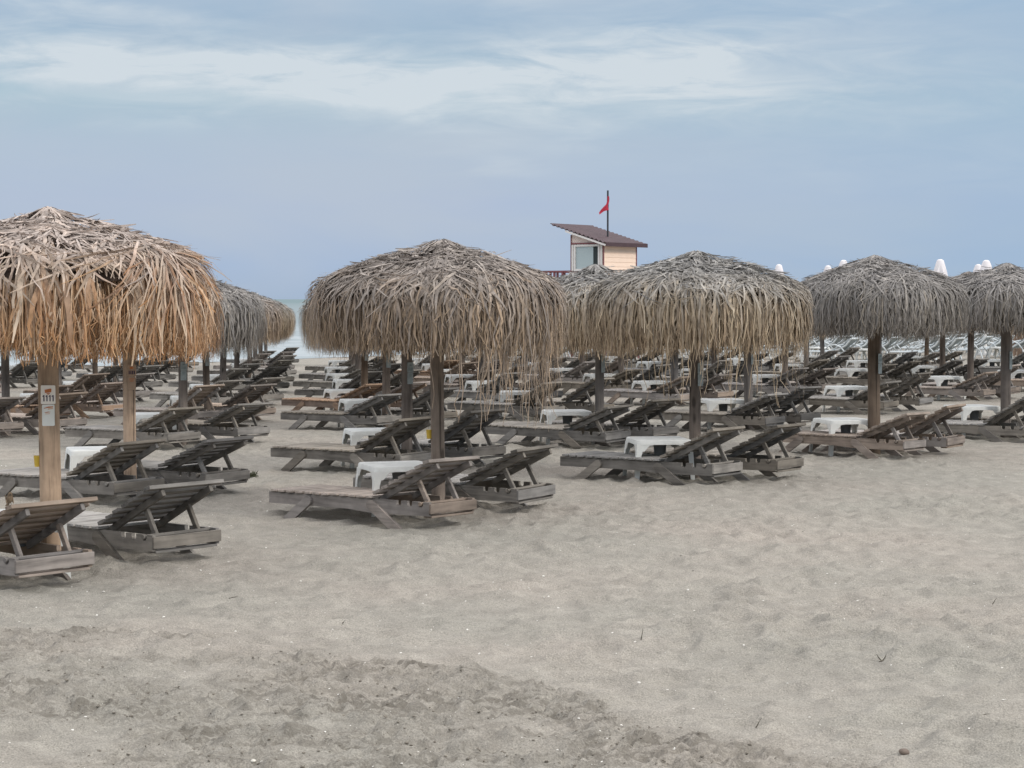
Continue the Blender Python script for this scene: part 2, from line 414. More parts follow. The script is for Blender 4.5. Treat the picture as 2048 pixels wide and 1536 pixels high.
def make_thatch(name, Rr, H, pal, seed, n_top=1000, n_rim=850, n_str=2300, wide=1., drop=1.0, tassel=None, tuft=None, gap=0., lowstr=0.):
    rg = random.Random(seed)
    P = PAL[pal]
    prof = [(0, .0), (.1, -.045), (.2, -.09), (.4, -.15), (.6, -.212), (.78, -.285), (.91, -.36), (.985, -.465), (1.01, -.60), (1.015, -.75), (1.0, -.95), (.985, -1.3), (.98, -2.)]
    prof = [(r * Rr, z) for r, z in prof]
    cum = [0]
    for (r0, z0), (r1, z1) in zip(prof, prof[1:]): cum.append(cum[-1] + math.hypot(r1 - r0, z1 - z0))
    S_R = cum[7]
    ph = [rg.uniform(0, 6.28) for _ in range(6)]
    def lump(phi, s):  # uneven outline
        return .028 * math.sin(3 * phi + ph[0]) + .02 * math.sin(7 * phi + ph[1] + s * 3) + .012 * math.sin(13 * phi + ph[2] + s * 7)
    def at(s, phi, off, rs=1.):
        s = max(0, min(s, cum[-1] - .001)); k = 0
        while cum[k + 1] < s: k += 1
        t = (s - cum[k]) / (cum[k + 1] - cum[k])
        r = prof[k][0] + (prof[k + 1][0] - prof[k][0]) * t; z = prof[k][1] + (prof[k + 1][1] - prof[k][1]) * t
        dr = prof[k + 1][0] - prof[k][0]; dz = prof[k + 1][1] - prof[k][1]; L = math.hypot(dr, dz)
        nr, nz = -dz / L, dr / L
        l = lump(phi, s) * min(1, s / .5)
        r = (r + nr * (off + l)) * rs; z = z + nz * (off + l * .6)
        return Vector((r * math.cos(phi), r * math.sin(phi), H + z))
    V = []; F = []; C = []
    def blade(s0, L, phi, off, w, col0, col1, segs=4, drift=0., rs=1., lift=0., twist=0., wob=0., tipw=.25):
        pts = []
        for i in range(segs + 1):
            t = i / segs; s = s0 + L * t
            p = at(s, phi + drift * t / max(.25, math.sqrt(max(s, .06))), off + lift * t * t, rs)
            if wob and i: p += Vector((rg.gauss(0, wob), rg.gauss(0, wob), rg.gauss(0, wob * .4))) * t
            pts.append(p)
        base = len(V)
        for i, p in enumerate(pts):
            t = i / segs
            tx = Vector((-math.sin(phi + twist * t), math.cos(phi + twist * t), 0))
            d = (pts[min(i + 1, segs)] - pts[max(i - 1, 0)]).normalized()
            tx = (tx - d * tx.dot(d)); tx.normalize()
            if twist:
                tx = Matrix.Rotation(twist * t, 3, d) @ tx
            ww = w * (.55 + .45 * math.sin(min(1, t * 2.2) * 1.57)) * (1 - (1 - tipw) * max(0, (t - .45) / .55) ** 1.2) / 2
            V.append(tuple(p - tx * ww)); V.append(tuple(p + tx * ww))
            c = lerp3(col0, col1, t); C.append(c); C.append(c)
            if i: F.append((base + 2*i - 2, base + 2*i - 1, base + 2*i + 1, base + 2*i))
    def var(c, a=.16):
        k = 1.42 * (1 + rg.uniform(-a, a)); return tuple(min(.85, x * k) for x in c)
    pick = lambda l: var(rg.choices(l, weights=[5, 3, 2, 1])[0])
    # added light-blocking cone; its dark colour stands in for the shaded interior
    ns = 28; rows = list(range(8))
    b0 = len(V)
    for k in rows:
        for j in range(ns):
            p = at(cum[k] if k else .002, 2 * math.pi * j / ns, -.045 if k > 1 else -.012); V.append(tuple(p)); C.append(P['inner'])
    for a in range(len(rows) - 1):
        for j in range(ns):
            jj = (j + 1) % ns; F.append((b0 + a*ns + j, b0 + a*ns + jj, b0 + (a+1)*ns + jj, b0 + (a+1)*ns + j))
    # shingled roof blades, rim to apex
    for k in range(n_top):
        s0 = S_R * .97 * math.sqrt(rg.random()) * .93
        L = rg.uniform(.10, .34)
        off = .002 + (1 - s0 / S_R) * .015 + rg.uniform(0, .035)
        phi = rg.uniform(0, 2 * math.pi)
        if s0 < S_R * .5: L *= .75
        c0 = pick(P['top']); c1 = lerp3(c0, pick(P['mid']), max(0, s0 / S_R - .55) * 1.9)
        blade(s0, L, phi, off, rg.uniform(.010, .032) * min(wide, .9), c0, c1, 4, rg.gauss(0, .13) if rg.random() < .7 else rg.gauss(0, .4), 1., rg.gauss(.003, .022), rg.gauss(0, 1.1), .012)
    # rim blades folding over and hanging
    for k in range(n_rim):
        s0 = S_R * rg.uniform(.62, .97)
        zend = rg.uniform(.62, .97) * drop
        L = max(.25, (S_R - s0) + zend - .45 + rg.uniform(0, .08))
        inner = rg.random()
        off = rg.uniform(-.035, .032); rs = 1.0 - .14 * inner ** 2
        phi = rg.uniform(0, 2 * math.pi)
        if gap and math.sin(phi * 9 + ph[3]) > 1 - gap: continue
        c0 = lerp3(pick(P['top']), pick(P['mid']), .45); c1 = pick(P['mid']) if rg.random() < .55 else pick(P['low'])
        blade(s0, L, phi, off, rg.uniform(.014, .034) * wide, c0, c1, 7, rg.gauss(0, .07), rs, rg.uniform(-.04, .03), rg.gauss(0, 1.0), .018)
    # ragged thin strands
    for k in range(n_str):
        phi = rg.uniform(0, 2 * math.pi)
        s0 = S_R + rg.uniform(-.15, .25) + (lowstr * rg.uniform(.3, 1) if rg.random() < .8 else 0)
        clump = .5 + .5 * math.sin(phi * 17 + ph[4]) * math.sin(phi * 5 + ph[5])
        zend = (.72 + .28 * rg.random() ** .8 + .10 * clump) * drop
        L = max(.12, zend + S_R - .47 - s0)
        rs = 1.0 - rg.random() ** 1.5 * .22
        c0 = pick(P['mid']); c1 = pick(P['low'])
        depth_shade = .50 + .50 * (rs - .78) / .22  # strands deeper in the fringe get shade put into their colour
        blade(s0, L, phi, rg.uniform(-.03, .03), rg.uniform(.003, .010) * (.7 + .3 * wide), tuple(x * depth_shade for x in c0), tuple(x * depth_shade for x in c1), 5, rg.gauss(0, .05), rs, rg.uniform(-.03, .02), rg.gauss(0, 1.2), .016, .5)
    # bound knot of leaves closing the peak
    for k in range(150):
        blade(rg.uniform(0, .07), rg.uniform(.10, .26), rg.uniform(0, 6.283), rg.uniform(.012, .045), rg.uniform(.018, .034), pick(P['top']), pick(P['top']), 4, rg.gauss(0, .03), 1., -.01, rg.gauss(0, .8), .008)
    # stray blades breaking the outline
    for k in range(46):
        phi = rg.uniform(0, 2 * math.pi)
        blade(S_R * rg.uniform(.25, 1.), rg.uniform(.12, .3), phi, .03, rg.uniform(.006, .014), pick(P['top']), pick(P['top']), 4, rg.gauss(0, .3), 1., rg.uniform(.03, .12), 0, .01)
    if tassel:   # one longer, looser side
        for k in range(tassel[2]):
            phi = rg.gauss(tassel[0], tassel[1]); 
            cl = round(phi * 11) / 11 + rg.gauss(0, .018)
            L = .55 + rg.random() * .42 + .12 * math.sin(cl * 31)
            blade(S_R + .1, L, cl, rg.uniform(-.04, .03), rg.uniform(.004, .013), pick(P['mid']), lerp3(pick(P['low']), pick(P['mid']), .5), 7, rg.gauss(0, .04), rg.uniform(.88, 1.0), 0, rg.gauss(0, 1.2), .018, .5)
    if tuft:     # upright curl of loose fronds
        for k in range(44):
            phi = tuft[0] + rg.gauss(0, .10)
            blade(S_R * tuft[1] + rg.uniform(-.05, .05), rg.uniform(.2, .42), phi, .02, rg.uniform(.006, .016), pick(P['mid']), pick(P['top']), 6, rg.gauss(.1, .2), 1., rg.uniform(.02, .17), rg.gauss(0, .5), .012)
    if tuft:     # a bunch of fresh fronds tied on at the corner of the rim
        for k in range(60):
            phi = tuft[0] + rg.gauss(0, .08); d = rg.gauss(0, .42)
            blade(S_R * .80 + rg.uniform(-.05, .04), rg.uniform(.45, 1.0) - abs(d) * .5, phi, rg.uniform(.03, .07), rg.uniform(.012, .030), pick(P['top']), pick(P['low']) if rg.random() < .6 else pick(P['mid']), 7, d, 1., rg.uniform(-.02, .05), rg.gauss(0, .8), .014)
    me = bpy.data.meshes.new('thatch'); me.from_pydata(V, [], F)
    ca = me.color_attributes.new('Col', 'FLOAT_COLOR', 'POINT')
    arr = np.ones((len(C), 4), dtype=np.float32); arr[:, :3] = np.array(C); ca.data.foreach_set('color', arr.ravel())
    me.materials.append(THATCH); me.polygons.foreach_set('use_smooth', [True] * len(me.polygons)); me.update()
    return me

def make_post(h, r, seed, mat):
    rg = random.Random(seed); mb = MB(); seg = 14; n = 14; o = 0
    ph = [rg.uniform(0, 6) for _ in range(4)]
    vs = []
    for i in range(n + 1):
        t = i / n; z = -.3 + (h + .3) * t
        ox = .008 * math.sin(t * 4 + ph[0]); oy = .008 * math.sin(t * 3 + ph[1])
        for k in range(seg):
            a = 2 * math.pi * k / seg
            rr = r * (1.04 - .08 * t) * (1 + .035 * math.sin(2 * a + ph[2]) + .02 * math.sin(5 * a + ph[3] + t * 2) + rg.uniform(-.012, .012))
            vs.append((ox + rr * math.cos(a), oy + rr * math.sin(a), z))
    fs = [(i*seg+k, i*seg+(k+1) % seg, (i+1)*seg+(k+1) % seg, (i+1)*seg+k) for i in range(n) for k in range(seg)]
    fs.append(tuple(n*seg + k for k in range(seg)))
    mb.add(vs, fs)
    return mb.mesh('post', mat, True)

def make_rim_bar(Rr, H):
    mb = MB(); n = 8; r = Rr * .93; z = H - .42
    P = [(r * math.cos(2*math.pi*(k+.3)/n), r * math.sin(2*math.pi*(k+.3)/n), z) for k in range(n)]
    for k in range(n): mb.tube([P[k], P[(k+1) % n]], .013, 7)
    return mb.mesh('rim_bar', POSTW['grey'], True)
def make_rafter(Rr, H, k):
    mb = MB(); a = 2 * math.pi * (k + .3) / 8; r = Rr * .93
    mb.tube([(.05 * math.cos(a), .05 * math.sin(a), H - .16), (r * math.cos(a), r * math.sin(a), H - .405)], .016, 7)
    return mb.mesh('rafter', POSTW['brown'], True)

def text_mesh(txt, size, mat, name):
    cu = bpy.data.curves.new(name, 'FONT'); cu.body = txt; cu.size = size; cu.align_x = 'CENTER'; cu.align_y = 'CENTER'
    cu.extrude = .0006; cu.offset = size * .03
    tmp = bpy.data.objects.new('tmp', cu); COL.objects.link(tmp)
    dg = bpy.context.evaluated_depsgraph_get()
    me = bpy.data.meshes.new_from_object(tmp.evaluated_get(dg)); me.name = name
    bpy.data.objects.remove(tmp); me.materials.clear(); me.materials.append(mat)
    return me

# plates: built facing -Y (towards +Z up)
def plates(root, r, z_top, rz, kind):
    hold = Matrix.Rotation(rz, 4, 'Z')
    def put(o, z, d):
        o.parent = root
        v = hold @ Vector((0, -d, z)); o.location = v; o.rotation_euler = (0, 0, rz)
    w1, h1, w2, h2 = (.102, .134, .088, .152) if kind == 'new' else (.088, .115, .080, .125)
    m1, m2 = (PLATE, PLATE2) if kind == 'new' else ((PLATE3, PLATE3) if kind == 'old' else (plate_tan, plate_tan))
    def pl(w, h, m):
        mb = MB(); pts = []; e = .008
        for cx, cz, a0 in ((w/2-e, h/2-e, 0), (-w/2+e, h/2-e, 90), (-w/2+e, -h/2+e, 180), (w/2-e, -h/2+e, 270)):
            for k in range(4): pts.append((cx + e * math.cos(R(a0+30*k)), cz + e * math.sin(R(a0+30*k))))
        mb.prism(pts, 'y', -.0025, .0025)
        return mb.build('number_plate' if h == h1 else 'info_plate', m)
    a = pl(w1, h1, m1); put(a, z_top - h1/2, r + .006)
    c = pl(w2, h2, m2); put(c, z_top - h1 - .004 - h2/2, r + .004)
    if kind == 'new':
        t = MB()
        for k in range(4):
            cx = (k - 1.5) * .0215
            t.prism([(cx - .0005, -.047), (cx + .0065, -.047), (cx + .0065, -.003), (cx + .0015, -.003), (cx - .0065, -.009), (cx - .0065, -.0155), (cx - .0005, -.0125)], 'y', -.0042, -.0026)
        t.build('digits', INK, a)
        mb = MB()
        mb.prism([(-.022, .012), (.022, .017), (.024, .040), (.018, .044), (-.008, .038), (-.024, .036)], 'y', -.0045, -.003)
        mb.prism([(-.012, .0095), (.014, .011), (.012, .004), (.003, .003), (.001, -.003), (-.002, .003), (-.009, .004)], 'y', -.0044, -.003)
        mb.build('emblem', INK_O, a)
        mb = MB()
        mb.prism([(-.03, .048), (.034, .058), (.034, .064), (.0, .062), (-.03, .052)], 'y', -.0042, -.003, 1)
        mb.prism([(-.004, .040), (.034, .046), (.034, .055), (0, .050)], 'y', -.0040, -.003, 0)
        mb.prism([(-.028, .020), (.0, .026), (.02, .024), (-.02, .017)], 'y', -.0042, -.003, 1)
        mb.prism([(-.022, .008), (.012, .009), (.012, .014), (-.022, .012)], 'y', -.0040, -.003, 0)
        mb.build('printed_stripes', [INK_L, INK_O], c)
    else:
        ink = INK_S if kind == 'old' else INK
        mb = MB()
        for k in range(4): mb.box(((k - 1.5) * .017, -.0036, -.018), (.010, .0014, .034))
        mb.build('digits', ink, a)
        mb = MB(); mb.prism([(-.018, .014), (.016, .018), (.014, .036), (-.018, .036)], 'y', -.0042, -.003)
        mb.build('emblem', INK_O if kind == 'tan' else INK_S, a)
        mb = MB()
        for k in range(3): mb.box((0, -.0036, .045 - k * .012), (.05 - .008 * k, .0014, .005))
        mb.build('printed_stripes', INK_O if kind == 'tan' else INK_S, c)
plate_tan = plain('plate_sun_browned', (.42, .30, .21), .6, .3, .1, 30)

# ------------------------------------------------------------------ lounger
LW, LL = .60, 1.82
def lounger_parts(ang, seed):
    """returns list of (name, MB, axis) in local space: +Y foot, head end y=0"""
    rg = random.Random(seed); parts = []
    zt, hb, tk = .215, .112, .032
    for sx in (-1, 1):
        mb = MB()
        pts = [(0.0, zt - hb - .005), (.60, zt - hb - .012), (.9, zt - hb + .01), (LL, zt - hb + .012), (LL, zt), (.62, zt)]
        # notches in the top edge near the head
        for c in (.33, .21, .09):
            pts.append((c + .027, zt))
            for k in range(7):
                a = math.pi * k / 6
                pts.append((c + .027 * math.cos(a), zt - .022 - .024 * math.sin(a)))
            pts.append((c - .027, zt))
        pts.append((0.0, zt))
        x = sx * LW / 2
        mb.prism([(p[0], p[1]) for p in pts], 'x', x - tk / 2, x + tk / 2)
        parts.append(('side_rail', mb, 'y'))
    def leg(sx, y0, z0, y1):
        mb = MB(); x = sx * (LW / 2 + tk / 2 + .017)
        d = Vector((y1 - y0, -.03 - z0)); L = d.length; d.normalize(); n = Vector((-d.y, d.x)); w = .042
        pts = []
        for k in range(9):
            a = math.pi * k / 8
            p = Vector((y0, z0)) + n * (w * math.cos(a)) - d * (w * math.sin(a)); pts.append((p.x, p.y))
        e = Vector((y1, -.04))
        q1 = Vector((y0, z0)) - n * w * 1.05 + d * (L); q2 = Vector((y0, z0)) + n * w * 1.05 + d * L
        pts += [(q1.x, min(q1.y, .0) - .02), (q2.x, min(q2.y, .0) - .02)]
        mb.prism(pts, 'x', x - .016, x + .016)
        return mb
    for sx in (-1, 1):
        parts.append(('leg', leg(sx, 1.34, zt - .055, 1.62), 'y'))
        parts.append(('leg', leg(sx, .62, zt - .05, .30), 'y'))
    # cross boards at both ends
    mb = MB(); mb.box((0, -.011, zt - .055), (LW + .04, .022, .085), None, 0, .003); parts.append(('end_board', mb, 'x'))
    mb = MB(); mb.box((0, .035, zt - hb - .013), (LW - .02, .09, .018), None, 0, .003); parts.append(('end_ledge', mb, 'x'))
    mb = MB(); mb.box((0, LL + .011, zt - .05), (LW - .03, .022, .085), None, 0, .003); parts.append(('end_board', mb, 'x'))
    # seat slats
    mb = MB(); y = .60
    while y < LL - .03:
        w = .078
        M = Matrix.Rotation(rg.gauss(0, .006), 3, 'Z') @ Matrix.Rotation(rg.gauss(0, .02), 3, 'X')
        mb.box((rg.gauss(0, .005), y + w / 2, zt + .0125 + rg.uniform(0, .003)), (LW + .075, w, .02), M, 0, .003)
        y += w + rg.uniform(.018, .028)
    parts.append(('seat', mb, 'seat'))
    # backrest
    hy, hz = .60, zt + .01; BL = .70; ca, sa = math.cos(ang), math.sin(ang)
    def bp(t, up=0.): return (hy - ca * t + sa * up, hz + sa * t + ca * up)
    mb = MB()
    for sx in (-1, 1):
        x = sx * (LW / 2 - .075)
        a = bp(-.02, -.02); b = bp(BL - .01, -.02)
        mb.bar((x, a[0], a[1]), (x, b[0], b[1]), .034, .05, (0, sa, ca), 0, .003)
    parts.append(('backrest_frame', mb, 'y'))
    mb = MB(); t = .03
    Mb = Matrix.Rotation(math.pi - ang, 3, 'X')
    while t < BL:
        c = bp(t + .035, .024 + rg.uniform(0, .003))
        tl = -.11 + rg.gauss(0, .035)   # each slat tips a little, like a shingle
        M = Matrix.Rotation(-(ang + tl), 3, 'X') @ Matrix.Rotation(rg.gauss(0, .008), 3, 'Z')
        mb.box((rg.gauss(0, .006), c[0], c[1]), (LW + .10, .074, .028), M, 0, .002)
        t += .074 + .029
    parts.append(('backrest', mb, 'x'))
    for sx in (-1, 1):
        mb = MB(); x = sx * (LW / 2 - .125 + .022)
        a = bp(BL * .60, -.035); e = (.10, zt - .02)
        mb.bar((x, a[0], a[1]), (x, e[0], e[1]), .03, .042, (0, 1, 1), 0, .003)
        parts.append(('prop', mb, 'y'))
    mb = MB(); mb.tube([(-LW/2 - .03, .09, zt - .018), (LW/2 + .03, .09, zt - .018)], .017, 8); parts.append(('prop_rod', mb, 'x'))
    return parts
PROTO = {}
def lounger_proto(ai, ti, joined):
    key = (ai, ti, joined)
    if key in PROTO: return PROTO[key], False
    ang = [R(27), R(23.5), R(32), R(29)][ai]
    root = empty('wooden_lounger') if not joined else None
    parts = lounger_parts(ang, 10 + ai)
    if not joined:
        for nm, mb, ax in parts:
            m = SEATW[ti] if ax == 'seat' else WOOD[(ti, ax)]
            o = mb.build(nm, m, root)
    else:
        big = MB()
        for nm, mb, ax in parts: big.add(mb.v, mb.f, {'x': 0, 'y': 1, 'seat': 2, 'z': 3}[ax])
        root = big.build('wooden_lounger', [WOOD[(ti, 'x')], WOOD[(ti, 'y')], SEATW[ti]])
    PROTO[key] = root
    return root, True
LANG = math.atan2(.835, .55)
def put_lounger(x, y, rz, ai, ti, joined, label):
    p, first = lounger_proto(ai, ti, joined)
    o = p if first else copy_tree(p)
    o.location = (x, y, gmean(x, y) + .012); o.rotation_euler = (R(rnd.gauss(0, .5)), R(rnd.gauss(0, .6)), rz)
    tag(o, label, 'sun lounger', 'slatted wooden loungers in pairs under the thatched umbrellas')
    return o

# ------------------------------------------------------------------ table
TB = {}
def table_proto():
    root = empty('plastic_table'); S = .25; H = .43
    def rr(s, e, z, n=4):
        out = []
        for cx, cy, a0 in ((s-e, s-e, 0), (-s+e, s-e, 90), (-s+e, -s+e, 180), (s-e, -s+e, 270)):
            for k in range(n + 1): out.append((cx + e*math.cos(R(a0+90*k/n)), cy + e*math.sin(R(a0+90*k/n)), z))
        return out
    mb = MB(); n = 20
    rings = [rr(S-.012, .035, H), rr(S-.003, .04, H-.005), rr(S, .04, H-.014), rr(S+.003, .04, H-.05), rr(S-.004, .04, H-.05), rr(S-.012, .035, H-.016)]
    vs = [p for r_ in rings for p in r_]; fs = [tuple(range(n))] + [tuple(reversed([5*n+i for i in range(n)]))]
    for k in range(5): fs += [(k*n+i, k*n+(i+1) % n, (k+1)*n+(i+1) % n, (k+1)*n+i) for i in range(n)]
    mb.add(vs, fs)
    # arched skirt on each side
    for q in range(4):
        M = Matrix.Rotation(math.pi / 2 * q, 3, 'Z')
        poly = [(-S+.045, H-.03), (S-.045, H-.03), (S-.045, H-.12)]
        for k in range(9):
            a = k / 8; x = (S - .065) * (1 - 2 * a); z = H - .050 - .070 * abs(1 - 2*a) ** 7; poly.append((x, z))
        poly.append((-S+.045, H-.12))
        t = MB(); t.prism(poly, 'y', -S - .001, -S + .005); mb.add([M @ Vector(v) for v in t.v], t.f)
    mb.build('tabletop', WHITE_PL, root, True)
    for q in range(4):
        M = Matrix.Rotation(math.pi / 2 * q, 3, 'Z')
        def L(z, s, w, th):
            return [(s, s, z), (s-w, s, z), (s-w, s-th, z), (s-th, s-th, z), (s-th, s-w, z), (s, s-w, z)]
        lv = [L(H-.045, S+.001, .075, .006), L(H-.10, S+.004, .058, .006), L(H-.17, S+.010, .046, .006), L(-.04, S+.024, .036, .006)]
        vs = [M @ Vector(p) for r_ in lv for p in r_]
        fs = [(k*6+i, k*6+(i+1) % 6, (k+1)*6+(i+1) % 6, (k+1)*6+i) for k in range(3) for i in range(6)] + [(5, 4, 3, 2, 1, 0), tuple(18+i for i in range(6))]
        t = MB(); t.add(vs, fs); t.build('leg', WHITE_PL, root)
    t = MB(); t.tube([(0, -.06, H-.23), (0, -.06, H-.015)], [.046, .062], 14); t.build('ash_bin', BIN_M, root, True)
    return root
def put_table(x, y, rz, label):
    o = table_proto() if not TB else copy_tree(TB['p'])
    TB.setdefault('p', o); o.scale = (1.18, 1.18, 1)
    o.location = (x, y, gmean(x, y)); o.rotation_euler = (0, 0, rz)
    tag(o, label, 'side table', 'low white plastic tables beside the umbrella posts')

# ------------------------------------------------------------------ umbrellas
def umbrella(name, x, y, Rr, H, thatch, pr, pmat, rz, plate, label, pz=1.28, prz=.6, rafters=True, zs=1.):
    root = empty('thatched_umbrella', (x, y, ground_z(x, y) - .01), 0)
    if y > 22: root.rotation_euler = (R(rnd.gauss(0, .7)), R(rnd.gauss(0, .9)), 0)
    tag(root, label, 'beach umbrella', 'palm thatched umbrellas standing in rows on the sand')
    o = bpy.data.objects.new('post', post_mesh(H - .16, pr, pmat)); COL.objects.link(o); o.parent = root
    o.rotation_euler = (0, 0, rz * 3)
    o = bpy.data.objects.new('thatch', thatch); COL.objects.link(o); o.parent = root; o.rotation_euler = (0, 0, rz)
    if label.startswith('grey-brown thatched umbrella with long'): o.location = (.04, 0, 0)
    if y > 22 and x not in FIXED:
        k = rnd.uniform(.93, 1.05); o.scale = (k * rnd.uniform(.96, 1.04), k, rnd.uniform(.97, 1.03)); o.rotation_euler = (R(rnd.gauss(0, 1.6)), R(rnd.gauss(0, 1.6)), rz)
    if rafters:
        key = round(Rr, 2), round(H, 2)
        if key not in RB: RB[key] = (make_rim_bar(Rr, H), [make_rafter(Rr, H, k) for k in range(8)])
        o = bpy.data.objects.new('rim_bar', RB[key][0]); COL.objects.link(o); o.parent = root
        for k in range(8):
            o = bpy.data.objects.new('rafter', RB[key][1][k]); COL.objects.link(o); o.parent = root
    if plate: plates(root, pr, pz, prz, plate)
    return root
RB = {}; PM = {}; FIXED = (4.43, 6.77)
def post_mesh(h, r, mat):
    k = (round(h, 1), round(r, 3), mat)
    if k not in PM: PM[k] = make_post(h, r, len(PM) + 3, POSTW[mat])
    return PM[k]

# lines of umbrellas, each starting at one front umbrella and running to the sea (world x, y)
LINES = {
    0: [(-3.31, 14.3), (-3.69, 19.3), (-4.30, 26.0), (-4.70, 30.9), (-5.1, 35.3), (-5.55, 40.2), (-5.75, 43.7), (-6.15, 47.8), (-6.55, 52.0), (-7.0, 57.0)],
    1: [(-.66, 17.75), (-1.2, 22.5), (-1.87, 29.7), (-2.44, 33.0), (-2.74, 37.2), (-3.12, 40.5), (-3.56, 44.9), (-4.0, 49.7)],
    2: [(1.95, 21.2), (1.145, 26.0), (.468, 31.7), (-.14, 36.2), (-.63, 39.7), (-1.07, 42.9), (-1.5, 46.8), (-2.0, 51.4)],
    3: [(4.43, 24.4), (3.44, 29.0), (2.95, 36.2), (2.19, 40.0), (1.52, 43.4), (1.05, 48.0), (.5, 53.0), (-.1, 57.5)],
    4: [(6.77, 27.4), (6.15, 33.7), (5.36, 39.3), (4.37, 43.0), (3.8, 48.5), (3.14, 53.0), (2.5, 58.)],
    5: [(8.68, 37.9), (7.72, 42.4), (6.79, 46.0), (6.2, 50.6), (5.5, 55.2)],
    6: [(10.95, 41.6), (9.6, 44.6), (8.95, 48.6), (8.3, 53.4)],
    7: [(12.3, 49.4), (10.9, 52.6)],
    -1: [(-7.04, 27.8), (-7.25, 32.0), (-7.62, 36.6), (-8.15, 41.0), (-8.5, 45.0), (-8.9, 49.5), (-9.4, 54.5)],
    -2: [(-10.7, 38.2), (-11., 42.6), (-11.3, 47.0), (-11.7, 51.8)],
}
ORD = ['first', 'second', 'third', 'fourth', 'fifth', 'sixth', 'seventh', 'eighth', 'ninth', 'tenth']
LNAME = {0: 'line behind post 1111', 1: 'line behind the centre umbrella', 2: 'line behind the tan umbrella', 3: 'line behind the broad grey umbrella',
         4: 'line behind the right-edge umbrella', 5: 'first line beyond the right-edge umbrella', 6: 'second line beyond the right-edge umbrella',
         7: 'third line beyond the right-edge umbrella', -1: 'line at the left edge', -2: 'line cut off by the left edge'}
FRONT = {(0, 0): 'the front-left umbrella with post 1111', (1, 0): 'the big front umbrella at the centre', (2, 0): 'the tan umbrella right of centre',
         (3, 0): 'the broad grey umbrella on the right', (4, 0): 'the umbrella at the right edge'}

def on_slope(x, y):
    # positions above were paced out for a level beach; the real one falls 1.5 % towards the water
    r = x / y; k = SX * r + SY
    if k * y <= 15: return x, y
    yb = 1.9 / y; z = (1.9 - .015 * 15) / (yb - .015 * k)
    return r * z, z
for _l in LINES: LINES[_l] = [on_slope(*p) for p in LINES[_l]]
TH = {}
def th(key):
    if key in TH: return TH[key]
    S = {
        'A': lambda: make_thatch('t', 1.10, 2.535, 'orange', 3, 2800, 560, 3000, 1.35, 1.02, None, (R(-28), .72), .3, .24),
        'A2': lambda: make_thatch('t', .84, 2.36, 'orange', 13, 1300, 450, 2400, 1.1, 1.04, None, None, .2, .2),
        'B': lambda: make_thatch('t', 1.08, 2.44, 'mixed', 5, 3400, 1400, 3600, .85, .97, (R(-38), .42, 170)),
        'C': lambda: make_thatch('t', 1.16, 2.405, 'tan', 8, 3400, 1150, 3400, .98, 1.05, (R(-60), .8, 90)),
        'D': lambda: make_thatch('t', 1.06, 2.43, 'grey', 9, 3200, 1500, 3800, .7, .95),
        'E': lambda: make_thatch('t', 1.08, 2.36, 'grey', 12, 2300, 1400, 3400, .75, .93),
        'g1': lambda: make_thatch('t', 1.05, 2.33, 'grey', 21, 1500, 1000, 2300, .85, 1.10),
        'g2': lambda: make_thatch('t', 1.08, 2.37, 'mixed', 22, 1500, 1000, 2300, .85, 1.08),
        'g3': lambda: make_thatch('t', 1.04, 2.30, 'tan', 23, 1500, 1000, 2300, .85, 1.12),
    }
    TH[key] = S[key](); return TH[key]
TDIM = {'A': (1.12, 2.53), 'A2': (.84, 2.36), 'B': (1.08, 2.46), 'C': (1.16, 2.42), 'D': (1.06, 2.43), 'E': (1.08, 2.36), 'g1': (1.05, 2.33), 'g2': (1.08, 2.37), 'g3': (1.04, 2.30)}
LKEY = {'A': 'orange-brown', 'A2': 'orange-brown', 'B': 'grey-brown', 'C': 'tan', 'D': 'grey', 'E': 'grey', 'g1': 'grey', 'g2': 'grey-brown', 'g3': 'tan'}
SPEC = {(0, 0): ('A', .074, 'orange', 'new', 1.30, .10), (0, 1): ('A2', .060, 'orange', 'tan', 1.25, .45), (0, 2): ('g1', .062, 'grey', 'old', 1.12, .35),
        (1, 0): ('B', .062, 'brown', None, 0, 0), (1, 1): ('g2', .062, 'grey', 'old', 1.20, .75), (1, 2): ('g1', .062, 'grey', 'old', 1.18, .6),
        (2, 0): ('C', .062, 'grey', 'old', 1.25, .75), (2, 1): ('g3', .060, 'grey', 'old', 1.2, .9), (3, 0): ('D', .072, 'brown', 'old', 1.26, .85),
        (3, 1): ('g2', .060, 'grey', 'old', 1.2, .95), (4, 0): ('E', .066, 'grey', 'old', 1.18, .9), (1, 3): ('g3', .06, 'brown', 'old', 1.2, .7)}
LREL = {(0, 0): [(-3.08, 13.39), (-2.39, 14.62)], (1, 0): [(-.51, 16.95), (.21, 18.05)], (2, 0): [(2.20, 20.45), (2.93, 21.1)], (3, 0): [(4.80, 23.85), (5.46, 24.6)]}
